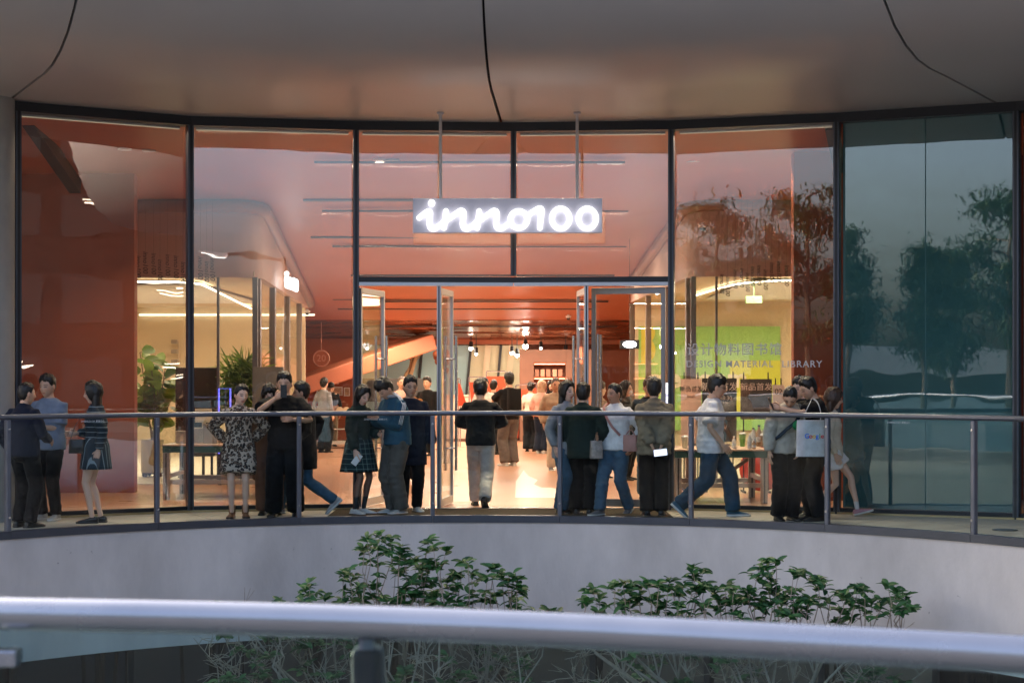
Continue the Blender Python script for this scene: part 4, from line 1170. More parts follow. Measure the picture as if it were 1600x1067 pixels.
# dracaena clump
dx, dy = -4.72, 29.6
t = thing('dracaena', 'spiky dracaena with narrow drooping leaves inside the cream room', 'plant', (dx, dy, 0))
mb = MB(); mb.lathe([(0.15, 0.01), (0.2, 0.5), (0.18, 0.5), (0, 0.46)], (dx, dy, 0), 20); mk('pot', mb, M_dark, t, autos=40)
st = MB(); lv = MB()
for k in range(9):
    top = Vector((dx + rng.uniform(-.42, .40), dy + rng.uniform(-.3, .3), rng.uniform(1.15, 2.0)))
    st.tube([(dx, dy, .45), top], [.02, .014], 6)
    for j in range(95):
        a = rng.uniform(0, 6.28); d = Vector((math.cos(a), math.sin(a), rng.uniform(-.3, 1.6))); q = top - Vector((0, 0, rng.uniform(0, .3)))
        leaf_quads(lv, q, d, rng.uniform(.28, .46), .036, (rng.uniform(-1, 1), rng.uniform(-1, 1), .5), rng.uniform(.2, .7), 0, 3)
mk('stem', st, M_bark, t); mk('foliage', lv, L_drac, t)
# dark and grey boards, neon frame, wall shelves
def easel(px0, px1, py0, py1, Y, m, label):
    xa, xb = PX(px0, Y), PX(px1, Y); z1, z0 = PZ(py0, Y), max(0.1, PZ(py1, Y))
    t = thing('board_screen', label, 'screen', ((xa + xb) / 2, Y, 0))
    mb = MB(); mb.span(xa, xb, Y, Y + 0.05, z0, z1); mk('panel', mb, m, t, bevel=0.006)
    mb = MB()
    for x in (xa + .1, xb - .1):
        mb.span(x - .02, x + .02, Y + .055, Y + .09, 0.006, z0 + .2); mb.span(x - .02, x + .02, Y - .2, Y + .25, 0.006, 0.03)
    mk('feet', mb, M_black, t)
easel(274, 339, 574, 700, 29.2, mat('screen_dark', (0.045, 0.045, 0.045), 0.12, 0, 0.6), 'large dark glossy screen behind the fig')
easel(395, 443, 573, 660, 26.0, mat('screen_greige', (0.22, 0.20, 0.16), 0.25, 0, 0.5, 0.1, 2), 'grey-brown glossy screen behind the man taking a photo')
c = P(350, 630, 27.0)
t = thing('neon_frame', 'blue neon rectangle behind the leopard-print suit', 'neon light', (c.x, 26.95, 0))
mb = MB(); xa, xb, z1, z0 = PX(342, 26.95), PX(360, 26.95), PZ(607, 26.95), 0.5; mb.tube([(xa, 26.95, z0), (xa, 26.95, z1), (xb, 26.95, z1), (xb, 26.95, z0)], 0.012, 8); mk('tube', mb, E_neon, t)
mb = MB(); mb.span(xa - .02, xb + .02, 26.97, 27.0, 0.01, z0 + .02); mk('foot', mb, M_dark, t)
ws = thing('wall_shelf', 'little stepped shelf of grey blocks on the cream wall', 'shelf', P(275, 550, 38.8))
for py in (534, 549, 565):
    c = P(273, py, 38.75); mb = MB(); mb.box((c.x, c.y, c.z), (0.13, 0.2, 0.09)); mk('block', mb, mat('block_grey', (0.3, 0.26, 0.22), 0.7), ws)
c = P(279, 550, 38.8); mb = MB(); mb.box((c.x, c.y, c.z), (0.025, 0.06, 0.6)); mk('upright', mb, mat('block_cream', (0.6, 0.5, 0.38), 0.7), ws)
# office chair
cx2, cy2 = PX(316, 27.8), 27.9
t = thing('office_chair', 'swivel chair with five-star base under the long work table', 'chair', (cx2, cy2, 0))
mb = MB(); mb.cyl((cx2, cy2, .1), (cx2, cy2, .42), .025, k=10)
for k in range(5):
    a = k * 2 * math.pi / 5 + .3; mb.beam((cx2, cy2, .10), (cx2 + .3 * math.cos(a), cy2 + .3 * math.sin(a), .08), .03, .03)
mk('base', mb, M_dark, t)
mb = MB()
for k in range(5):
    a = k * 2 * math.pi / 5 + .3; mb.ball((cx2 + .3 * math.cos(a), cy2 + .3 * math.sin(a), .038), .03, 8, 5)
mk('castors', mb, M_black, t)
mb = MB(); mb.box((cx2, cy2, .46), (.46, .46, .07)); mk('seat', mb, M_dark, t, bevel=.03)
mb = MB(); mb.box((cx2, cy2 + .22, .78), (.42, .05, .45)); mb.box((cx2, cy2 + .22, .52), (.06, .04, .12)); mk('backrest', mb, M_dark, t, bevel=.02)

# hanging strings of little script words in both rooms
def mobile(px, py0, py1, Y, label):
    z1, z0 = PZ(py0, Y), PZ(py1, Y); x = PX(px, Y)
    t = thing('hanging_word', label, 'hanging word', (x, Y, z0), group='black words hung in the rooms')
    Mx = Matrix.Translation((x, Y, (z0 + z1) / 2)) @ Matrix.Rotation(R(90), 4, 'X') @ Matrix.Rotation(R(-90), 4, 'Z')
    text_obj('word', 'inno100', (z1 - z0) * 0.27 * 1.15, Mx, M_black, t, 0.002, 'CENTER', 0.001, 1.0, 0.2)
    mb = MB(); mb.tube([(x, Y, z1), (x, Y, min(4.45, ceil_z(26.9)))], 0.0012, 5); mk('thread', mb, M_black, t)
lw = [(216, 399, 433), (227, 393, 427), (240, 395, 428), (250, 405, 438), (262, 397, 430), (275, 399, 434), (286, 409, 441), (313, 401, 436), (323, 408, 440), (332, 403, 438)]
ordn = ['first', 'second', 'third', 'fourth', 'fifth', 'sixth', 'seventh', 'eighth', 'ninth', 'tenth', 'eleventh', 'last']
for i, (px, a, b) in enumerate(lw):
    mobile(px, a, b, 26.7, 'small black upright word, %s from the red wall before the cream room' % ordn[i])
rwd = [(1128, 428, 458), (1137, 432, 462), (1149, 421, 450), (1159, 419, 448), (1168, 426, 455), (1176, 416, 446), (1186, 414, 445), (1196, 421, 452), (1206, 410, 441), (1217, 408, 440), (1229, 414, 446)]
for i, (px, a, b) in enumerate(reversed(rwd)):
    mobile(px, a, b, 26.7, 'small black upright word, %s from the red wall before the mural room' % ordn[i])

# ------------------------------------------------------------------ right room: mural, exit sign, camera
Ym = 36.1
mu = thing('mural', 'green wall mural with yellow discs and pale round letters', 'mural', (PX(1100, Ym), Ym, 0.6))
mb = MB(); mb.span(XCR - .12, PX(1219, Ym), Ym - .02, Ym, 0.6, PZ(510, Ym)); mk('green_field', mb, mat('mural_green', (0.30, 0.56, 0.14), 0.6), mu)
for k, (px, py, r) in enumerate(((1002, 519, .29), (1002, 547, .30))):
    c = P(px, py, Ym - .022 - .003 * k); mb = MB(); hx = max(XCR + .2, c.x - r); n_ = 24
    poly_ = [(c.x + r * math.cos(t_), c.z + r * math.sin(t_)) for t_ in [-math.pi / 2 + math.pi * j / n_ for j in range(n_ + 1)]]
    poly_ = [(x_, min(z_, PZ(510, Ym))) for x_, z_ in poly_]; nn_ = len(poly_)
    mb.add([(x_, c.y, z_) for x_, z_ in poly_] + [(x_, c.y - .006, z_) for x_, z_ in poly_], [tuple(range(nn_)), tuple(range(2 * nn_ - 1, nn_ - 1, -1))] + [(j, nn_ + j, nn_ + (j + 1) % nn_, (j + 1) % nn_) for j in range(nn_)]); mk('disc', mb, mat('mural_yellow', (0.62, 0.56, 0.07), 0.6), mu)
mb = MB(); mb.span(PX(1140, Ym), PX(1219, Ym), Ym - .028, Ym - .021, 0.9, PZ(563, Ym)); mk('band', mb, mat('mural_lime', (0.55, 0.60, 0.06), 0.6), mu)
text_obj('lettering', 'me room', 0.55, facing((PX(1090, Ym), Ym - .034, PZ(592, Ym))), mat('mural_cream', (0.72, 0.68, 0.52), 0.6), mu, 0.002, 'CENTER', 0.02)
c = P(1178, 468, 29.0)
t = thing('exit_sign', 'green glowing emergency exit sign hung in the mural room', 'sign', c)
mb = MB(); mb.box((0, 0, 0), (.27, .03, .12)); mb.cyl((0, 0, .06), (0, 0, ZRC - c.z), .005, k=6); mk('housing', mb, E_exit, t, local=True)
mb = MB(); mb.ball((-.02, -.02, .03), .014, 8, 5); mb.beam((-.02, -.018, .02), (.0, -.018, -.015), .006, .012); mb.beam((0, -.018, -.015), (.03, -.018, -.045), .006, .010); mb.beam((0, -.018, -.015), (-.03, -.018, -.04), .006, .010); mb.beam((-.06, -.018, 0), (-.11, -.018, 0), .006, .014); mb.beam((.06, -.018, 0), (.11, -.018, 0), .006, .014)
mk('running_figure', mb, mat('exit_white', (0.7, 0.9, 0.7), 0.5), t, local=True)
def dome_cam(px, py, Y, label):
    c = P(px, py, Y); t = thing('dome_camera', label, 'camera', c, group='dome cameras')
    mb = MB(); mb.lathe([(.07, .04), (.07, .0), (.05, -.01)], k=16); mb.cyl((0, 0, .03), (0, 0, .07), .03, k=8); mk('base', mb, M_white, t, local=True, autos=40)
    mb = MB(); mb.ball((0, 0, -.02), .045, 14, 8); mk('dome', mb, M_black, t, local=True, smooth=True)
dome_cam(888, 496, 41.6, 'white dome camera under the orange ceiling near the brown cabinet')
dome_cam(480, 488, 38.5, 'white camera at the end of the brown ceiling edge')
dome_cam(1098, 355, 26.2, 'white dome camera below the ceiling edge of the mural room')
# ------------------------------------------------------------------ shrubs growing up from the courtyard
def shrub(tips, Y, base_px, label, seed, fill, nbare):
    rng = random.Random(seed)
    bx = PX(base_px, Y)
    t = thing('shrub', label, 'shrub', (bx, Y, -4.6))
    st = MB(); lv = MB()
    bases = [Vector((bx + rng.uniform(-.5, .5), Y + rng.uniform(-.3, .3), -4.6)) for _ in range(5)]
    crowns = []
    for b in bases:
        c = Vector((b.x + rng.uniform(-.3, .3), b.y + rng.uniform(-.2, .2), rng.uniform(-2.3, -1.9)))
        st.tube([b, b.lerp(c, .5) + Vector((rng.uniform(-.1, .1), 0, 0)), c], [.045, .035, .028], 7); crowns.append(c)
    def rosette(p, d, n, ln):
        for k in range(n):
            a = 2.4 * k + rng.uniform(-.4, .4)
            e = Vector((math.cos(a), math.sin(a), 0)); tilt = rng.uniform(-.35, .75)
            dd = (e + Vector((0, 0, tilt)) + Vector(d) * .25)
            leaf_quads(lv, p + Vector(d) * rng.uniform(-.02, .05), dd, ln * rng.uniform(.75, 1.15), ln * rng.uniform(.44, .58), (rng.uniform(-.7, .7), rng.uniform(-.9, .3), 1), rng.uniform(.1, .5), 0, 4)
    subs = []
    x0, x1, y0, y1, n = fill
    for k in range(26):
        q = P(x0 + (x1 - x0) * (k + rng.random()) / 26, rng.uniform(985, 1075), Y + rng.uniform(-.35, .35)); subs.append(q)
        c = min(crowns, key=lambda w: (w - q).length + rng.uniform(0, .5)); m1 = c.lerp(q, .55) + Vector((rng.uniform(-.1, .1), rng.uniform(-.1, .1), -.1))
        st.tube([c, m1, q], [.020, .015, .010], 6)
    def shoot(tip, leafy=True):
        c = min(subs, key=lambda q: abs(q.x - tip.x) + rng.uniform(0, .35))
        if c.z > tip.z - .1:
            c = Vector((c.x, c.y, tip.z - .35))
        m1 = c.lerp(tip, .45) + Vector((rng.uniform(-.10, .10), rng.uniform(-.10, .10), -.03))
        m2 = c.lerp(tip, .8) + Vector((rng.uniform(-.05, .05), rng.uniform(-.05, .05), -.02))
        st.tube([c, m1, m2, tip], [.009, .007, .005, .003], 5)
        if leafy:
            rosette(tip, (0, 0, 1), rng.randint(7, 10), .115)
            for k in range(rng.randint(1, 3)):
                q = m2.lerp(tip, rng.uniform(-.9, .85)); v = Vector((rng.uniform(-1, 1), rng.uniform(-1, 1), rng.uniform(.1, .8))).normalized()
                e = q + v * rng.uniform(.06, .15); st.tube([q, e], [.004, .0025], 4); rosette(e, v, rng.randint(5, 7), .105)
        else:
            for k in range(4):
                q = m1.lerp(tip, rng.uniform(.1, .9)); v = Vector((rng.uniform(-1, 1), rng.uniform(-.6, .6), rng.uniform(-.2, 1))).normalized()
                e = q + v * rng.uniform(.15, .4); st.tube([q, q.lerp(e, .5) + Vector((rng.uniform(-.03, .03), 0, .02)), e], [.005, .004, .0025], 4)
                for j in range(2):
                    v2 = (v + Vector((rng.uniform(-1, 1), 0, rng.uniform(-.5, 1)))).normalized(); st.tube([q.lerp(e, .6), q.lerp(e, .6) + v2 * .16], [.003, .002], 4)
    for x, y in tips:
        shoot(P(x + rng.uniform(-4, 4), y + 10, Y + rng.uniform(-.35, .35)))
    x0, x1, y0, y1, n = fill
    for k in range(n):
        shoot(P(rng.uniform(x0, x1), rng.uniform(y0, y1), Y + rng.uniform(-.45, .45)), rng.random() < .7)
    for k in range(nbare):
        shoot(P(rng.uniform(x0 - 40, x1 + 60), rng.uniform(990, 1060), Y + rng.uniform(-.5, .3)), False)
    mk('branches', st, M_twig, t); mk('foliage', lv, L_shrub, t)
tipsL = [(572, 836), (595, 832), (610, 836), (566, 852), (588, 846), (622, 848), (630, 856), (540, 890), (548, 886), (480, 906), (476, 915), (436, 934), (470, 936), (428, 936), (508, 930), (672, 838), (680, 846), (664, 852), (694, 856), (646, 870), (655, 880), (668, 872), (690, 878), (720, 870), (728, 872), (712, 895), (740, 892), (765, 880), (772, 878), (758, 896), (785, 896), (800, 892), (810, 900), (795, 905), (806, 932), (700, 900), (660, 900), (640, 898), (620, 870), (618, 885), (575, 872), (580, 910), (560, 915), (540, 915), (530, 932), (600, 925), (625, 915), (650, 925), (680, 920), (700, 928), (730, 922), (750, 930), (770, 925), (610, 940), (570, 940), (690, 942), (640, 940), (345, 938), (840, 950), (858, 950)]
shrub(tipsL, 18.3, 640, 'glossy green shrub rising before the white wall under the doors', 21, (340, 830, 965, 1075, 60), 12)
tipsR = [(1085, 882), (1096, 885), (1080, 890), (1200, 868), (1210, 872), (1185, 878), (1195, 880), (1245, 888), (1240, 892), (1280, 900), (1290, 908), (1272, 912), (1345, 910), (1352, 918), (1340, 915), (1388, 908), (1400, 916), (1412, 925), (1415, 938), (1395, 930), (960, 904), (970, 905), (925, 915), (935, 930), (915, 935), (985, 920), (1005, 910), (1015, 905), (1030, 906), (1050, 902), (1045, 915), (1060, 920), (1020, 925), (995, 930), (970, 935), (1100, 905), (1090, 915), (1120, 918), (1135, 905), (1145, 912), (1165, 915), (1170, 925), (1150, 930), (1130, 935), (1200, 915), (1215, 920), (1235, 915), (1225, 930), (1250, 930), (1265, 930), (1295, 930), (1320, 925), (1330, 935), (1360, 935), (1375, 940), (1200, 942), (1100, 940), (1060, 938), (1040, 940), (1260, 945), (1310, 945), (1400, 945)]
shrub(tipsR, 18.1, 1160, 'glossy green shrub rising before the white wall under the walking man', 33, (905, 1410, 965, 1075, 44), 22)

# ------------------------------------------------------------------ what stands behind the camera (seen mirrored in the glass)
def tree(x, y, h, r, label, seed, n=2600, slim=False, z0=0.0):
    rng = random.Random(seed)
    t = thing('plaza_tree', label, 'tree', (x, y, z0), group='trees across the plaza')
    tk = MB(); tips = []
    base = Vector((x, y, z0)); top = Vector((x + rng.uniform(-.3, .3), y, z0 + h * .85))
    pts = [base.lerp(top, k / 5) + Vector((rng.uniform(-.12, .12), rng.uniform(-.12, .12), 0)) * (k > 0) for k in range(6)]
    tk.tube(pts, [.03 * h * (1 - .15 * k) * .6 for k in range(6)], 8)
    lv = MB()
    for k in range(34):
        u = rng.uniform(.28, 1.0); p0 = base.lerp(top, u)
        a = rng.uniform(0, 6.28); reach = r * (1.15 - (u - .28) * (1.25 if slim else .75)) * rng.uniform(.6, 1.05)
        p1 = p0 + Vector((math.cos(a), math.sin(a), rng.uniform(.1, .5))) * reach
        tk.tube([p0, p0.lerp(p1, .5) + Vector((0, 0, .1)), p1], [.05, .03, .012], 5)
        for j in range(n // 34 * 3):
            q = p0.lerp(p1, rng.uniform(.35, 1.08)) + Vector((rng.gauss(0, .32), rng.gauss(0, .32), rng.gauss(0, .25)))
            d = Vector((rng.uniform(-1, 1), rng.uniform(-1, 1), rng.uniform(-.6, .6)))
            leaf_quads(lv, q, d, rng.uniform(.2, .4), rng.uniform(.14, .26), (0, 0, 1), .2, 0, 1)
    mk('trunk', tk, M_bark, t); mk('crown', lv, L_tree, t)
specs = [(-30.5, -24.5, 9.6, 1.7, 1), (-27.6, -26.2, 8.6, 1.5, 1), (-24.2, -27.9, 11.0, 2.7, 0), (-19.8, -28.4, 11.4, 3.3, 0), (-34.5, -21, 10.5, 2.4, 0), (-29.2, -31, 9.0, 1.5, 1), (-9, -40, 6.6, 2.2, 0), (5, -42, 6.8, 2.4, 0)]
labs = ['slim tree mirrored at the left of the teal glass', 'second slim tree mirrored in the middle of the teal glass', 'broad tree mirrored at the right end of the teal glass', 'broad dark tree mirrored above the mural room', 'tree standing furthest left across the plaza', 'slender tree behind the slim ones across the plaza', 'low tree mirrored under the sign, left one', 'low tree mirrored under the sign, right one']
for (x, y, h, r, s), l in zip(specs, labs):
    tree(x, y, h, r, l, int(abs(x * 7 + y)), 2400, bool(s))
# pale curved canopy across the plaza
mb = MB(); mb.sweep(arc(Vector((0, 10)), 58, -150, -112, 30), [(0.0, 2.0), (0.0, 3.15), (3.0, 3.3), (3.0, 2.0)])
tag(mk('curved_canopy', mb, mat('canopy_white', (0.42, 0.45, 0.48), 0.6)), 'long pale curved canopy across the plaza, mirrored in the teal glass', 'canopy')
# building with lit windows, mirrored in the left bay
bl = thing('office_building', 'dark building with lit window bands mirrored in the left bay', 'building', (30, -6, 0))
rzb = R(50)
Mb = Matrix.Translation((31, -8, 0)) @ Matrix.Rotation(rzb, 4, 'Z')
def bb(c, s, name, m):
    b_ = MB(); b_.box((0, 0, 0), s); b_.v = [tuple(Mb @ (Vector(p) + Vector(c))) for p in b_.v]
    return mk(name, b_, m, bl)
M_lit = emit('window_lit', (1, .82, .6), 6.0); M_lit.node_tree.nodes['Principled BSDF'].inputs['Base Color'].default_value = (.03, .03, .03, 1); M_lit.node_tree.nodes['Principled BSDF'].inputs['Specular IOR Level'].default_value = 0.1
bb((0, 0, 14), (44, 8, 28), 'wall', mat('building_dark', (0.012, 0.010, 0.010), 0.9, 0, 0.0, 0.2, 1))
M_pane_dark = mat('pane_dark', (0.010, 0.010, 0.012), 0.6, 0, 0.05)
rb = random.Random(4)
for fl_ in range(7):
    for k in range(12):
        wd = bb((-16 + 2.9 * k, 4.02, 1.6 + 3.0 * fl_), (2.2, .06, 1.7), 'window', M_pane_dark)
        if rb.random() < .5:
            for j in range(rb.randint(2, 4)):
                b_ = MB(); b_.box((0, 0, 0), (rb.uniform(.3, 1.2), .05, .05)); c_ = (-16 + 2.9 * k + rb.uniform(-.4, .4), 4.08, 2.2 + 3.0 * fl_ - .14 * j)
                b_.v = [tuple(Mb @ (Vector(p) + Vector(c_))) for p in b_.v]
                mk('strip_lamp', b_, M_lit, wd)
# plaza lamp post
t = thing('street_lamp', 'twin-armed plaza lamp post mirrored beside the left room', 'street lamp', (8.4, -18, 0))
mb = MB(); mb.tube([(8.4, -18, 0), (8.4, -18, 6.2)], [.11, .07], 10); mb.beam((8.4, -18, 6.1), (6.4, -18.4, 6.2), .1, .1); mk('pole', mb, M_frame_dark, t)
mb = MB(); mb.box((5.9, -18.5, 6.18), (1.1, .3, .08)); hd = mk('lamp_head', mb, M_alu, t)
mb = MB(); mb.box((5.9, -18.5, 6.13), (.9, .22, .02)); mk('lens', mb, emit('street_lens', (1, .93, .85), 4), hd)
# ------------------------------------------------------------------ people
def vnoise(p, seed=0):
    """smooth value noise, p (n,3) -> about -1..1"""
    p = np.asarray(p, dtype=float)
    i = np.floor(p).astype(np.int64); f = p - i
    u = f * f * (3 - 2 * f)
    def h(a, b, c):
        n = (a * 374761393 + b * 668265263 + c * 2147483647 + seed * 144665) & 0x7fffffff
        n = ((n ^ (n >> 13)) * 1274126177) & 0x7fffffff
        n = n ^ (n >> 16)
        return (n & 0xffff) / 32767.5 - 1.0
    r = 0
    for dx in (0, 1):
        for dy in (0, 1):
            for dz in (0, 1):
                w = (u[:, 0] if dx else 1 - u[:, 0]) * (u[:, 1] if dy else 1 - u[:, 1]) * (u[:, 2] if dz else 1 - u[:, 2])
                r = r + w * h(i[:, 0] + dx, i[:, 1] + dy, i[:, 2] + dz)
    return r
def normals(v, f):
    n = np.zeros_like(v)
    a = v[f[:, 0]]; b = v[f[:, 1]]; c = v[f[:, 2]]; d = v[f[:, 3]]
    fn = np.cross(c - a, d - b)
    for k in range(4):
        np.add.at(n, f[:, k], fn)
    return n / np.maximum(np.linalg.norm(n, axis=1), 1e-9)[:, None]
def remesh(mb, voxel, smooth=4):
    me = bpy.data.meshes.new('r'); me.from_pydata(mb.v, [], mb.f)
    o = bpy.data.objects.new('r', me); C.objects.link(o)
    m = o.modifiers.new('r', 'REMESH'); m.mode = 'VOXEL'; m.voxel_size = voxel; m.adaptivity = 0
    if smooth:
        s = o.modifiers.new('s', 'SMOOTH'); s.factor = 0.5; s.iterations = smooth
    dg = bpy.context.evaluated_depsgraph_get()
    ev = o.evaluated_get(dg); em = ev.to_mesh()
    n = len(em.vertices); v = np.empty(n * 3); em.vertices.foreach_get('co', v); v = v.reshape(-1, 3)
    nf = len(em.polygons); ls = np.empty(nf, dtype=np.int32); em.polygons.foreach_get('loop_total', ls)
    if nf and (ls == 4).all():
        f = np.empty(nf * 4, dtype=np.int32); em.polygons.foreach_get('vertices', f); f = f.reshape(-1, 4)
    else:
        f = np.array([tuple(p.vertices)[:4] if len(p.vertices) >= 4 else tuple(p.vertices) + (p.vertices[-1],) for p in em.polygons], dtype=np.int32)
    ev.to_mesh_clear(); bpy.data.objects.remove(o); bpy.data.meshes.remove(me)
    return v, f
def fast_obj(name, v, f, mats, parent, cols=None, mids=None):
    me = bpy.data.meshes.new(name)
    me.from_pydata(v.tolist() if hasattr(v, 'tolist') else v, [], f.tolist() if hasattr(f, 'tolist') else f)
    for m in (mats if isinstance(mats, (list, tuple)) else [mats]):
        me.materials.append(m)
    if mids is not None:
        me.polygons.foreach_set('material_index', np.asarray(mids, dtype=np.int32))
    if cols is not None:
        at = me.color_attributes.new('tone', 'FLOAT_COLOR', 'POINT')
        at.data.foreach_set('color', np.asarray(cols, dtype=np.float32).ravel())
    me.polygons.foreach_set('use_smooth', np.ones(len(me.polygons), dtype=bool))
    me.update()
    o = bpy.data.objects.new(name, me); C.objects.link(o); o.parent = parent
    return o
def ss(x, a, b):
    t = min(1, max(0, (x - a) / (b - a))); return t * t * (3 - 2 * t)

m = bpy.data.materials.new('skin'); m.use_nodes = True
b_ = m.node_tree.nodes['Principled BSDF']
ca = m.node_tree.nodes.new('ShaderNodeVertexColor'); ca.layer_name = 'tone'
m.node_tree.links.new(ca.outputs['Color'], b_.inputs['Base Color'])
b_.inputs['Roughness'].default_value = 0.5
b_.inputs['Subsurface Weight'].default_value = 0.08; b_.inputs['Subsurface Radius'].default_value = (0.012, 0.005, 0.003)
M_skin = m
M_hair = mat('hair_black', (0.006, 0.005, 0.005), 0.38, 0, 0.5, 0.35, 30, 0.5, 60, stretch=(1, 1, 0.25))
M_hair_b = mat('hair_brown', (0.045, 0.022, 0.014), 0.42, 0, 0.5, 0.35, 30, 0.5, 60, stretch=(1, 1, 0.25))
M_hair_l = mat('hair_blond', (0.42, 0.27, 0.17), 0.5, 0, 0.5, 0.25, 30, 0.5, 60, stretch=(1, 1, 0.25))
M_hair_g = mat('hair_grey', (0.12, 0.10, 0.09), 0.5, 0, 0.5, 0.35, 30)
def cloth(name, col, rough=0.85, var=0.22, bump=0.18, sc=60):
    return mat('cloth_' + name, col, rough, 0, 0.2, var, 9, bump, sc, sheen=0.05, bdist=0.005)
def pattern_mat(name, build):
    m = bpy.data.materials.new(name); m.use_nodes = True; nt = m.node_tree; b = nt.nodes['Principled BSDF']
    b.inputs['Roughness'].default_value = 0.85; b.inputs['Specular IOR Level'].default_value = 0.25
    tc = nt.nodes.new('ShaderNodeTexCoord'); build(nt, tc.outputs['Object'], b.inputs['Base Color']); MATS[name] = m
    return m
def leopard(nt, co, out):
    nz = nt.nodes.new('ShaderNodeTexNoise'); nz.inputs['Scale'].default_value = 40
    mixv = nt.nodes.new('ShaderNodeMix'); mixv.data_type = 'VECTOR'; mixv.inputs['Factor'].default_value = 0.025
    nt.links.new(co, nz.inputs['Vector']); nt.links.new(co, mixv.inputs[4]); nt.links.new(nz.outputs['Color'], mixv.inputs[5])
    v = nt.nodes.new('ShaderNodeTexVoronoi'); v.inputs['Scale'].default_value = 28
    nt.links.new(mixv.outputs[1], v.inputs['Vector'])
    rp = nt.nodes.new('ShaderNodeValToRGB'); cr = rp.color_ramp; cr.interpolation = 'CONSTANT'
    cr.elements[0].position = 0; cr.elements[0].color = (0.20, 0.13, 0.09, 1)
    cr.elements[1].position = 0.30; cr.elements[1].color = (0.018, 0.014, 0.014, 1)
    e = cr.elements.new(0.56); e.color = (0.44, 0.36, 0.29, 1)
    nt.links.new(v.outputs['Distance'], rp.inputs['Fac']); nt.links.new(rp.outputs['Color'], out)
M_leo = pattern_mat('cloth_leopard', leopard)
def stripes(base, line, axis, freq, width):
    def f(nt, co, out):
        sp = nt.nodes.new('ShaderNodeSeparateXYZ'); nt.links.new(co, sp.inputs[0])
        facs = []
        for ax in axis:
            mu = nt.nodes.new('ShaderNodeMath'); mu.operation = 'MULTIPLY'; mu.inputs[1].default_value = freq; nt.links.new(sp.outputs[ax], mu.inputs[0])
            fr = nt.nodes.new('ShaderNodeMath'); fr.operation = 'FRACT'; nt.links.new(mu.outputs[0], fr.inputs[0])
            lt = nt.nodes.new('ShaderNodeMath'); lt.operation = 'LESS_THAN'; lt.inputs[1].default_value = width; nt.links.new(fr.outputs[0], lt.inputs[0]); facs.append(lt)
        o = facs[0].outputs[0]
        if len(facs) > 1:
            mx_ = nt.nodes.new('ShaderNodeMath'); mx_.operation = 'ADD'; nt.links.new(facs[0].outputs[0], mx_.inputs[0]); nt.links.new(facs[1].outputs[0], mx_.inputs[1])
            ml = nt.nodes.new('ShaderNodeMath'); ml.operation = 'MULTIPLY'; ml.inputs[1].default_value = 0.55; nt.links.new(mx_.outputs[0], ml.inputs[0]); o = ml.outputs[0]
        mc = nt.nodes.new('ShaderNodeMix'); mc.data_type = 'RGBA'; nt.links.new(o, mc.inputs[0]); mc.inputs[6].default_value = (*base, 1); mc.inputs[7].default_value = (*line, 1)
        nt.links.new(mc.outputs[2], out)
    return f
M_pin = pattern_mat('cloth_pinstripe', stripes((0.022, 0.04, 0.055), (0.22, 0.28, 0.31), (0,), 19, 0.16))
M_hstripe = pattern_mat('cloth_cross_stripe', stripes((0.02, 0.032, 0.045), (0.22, 0.27, 0.3), (2,), 17, 0.14))
M_plaid = pattern_mat('cloth_plaid', stripes((0.012, 0.028, 0.034), (0.12, 0.19, 0.18), (0, 2), 16, 0.2))

def ik(S, W, l1, l2, pole):
    d = W - S; L = d.length
    if L > (l1 + l2) * 0.995:
        W = S + d * ((l1 + l2) * 0.995 / L); d = W - S; L = d.length
    a = (l1 * l1 - l2 * l2 + L * L) / (2 * L); h = math.sqrt(max(0, l1 * l1 - a * a))
    u = d.normalized(); p = pole - u * pole.dot(u)
    p = p.normalized() if p.length > 1e-6 else u.orthogonal().normalized()
    return S + u * a + p * h, W

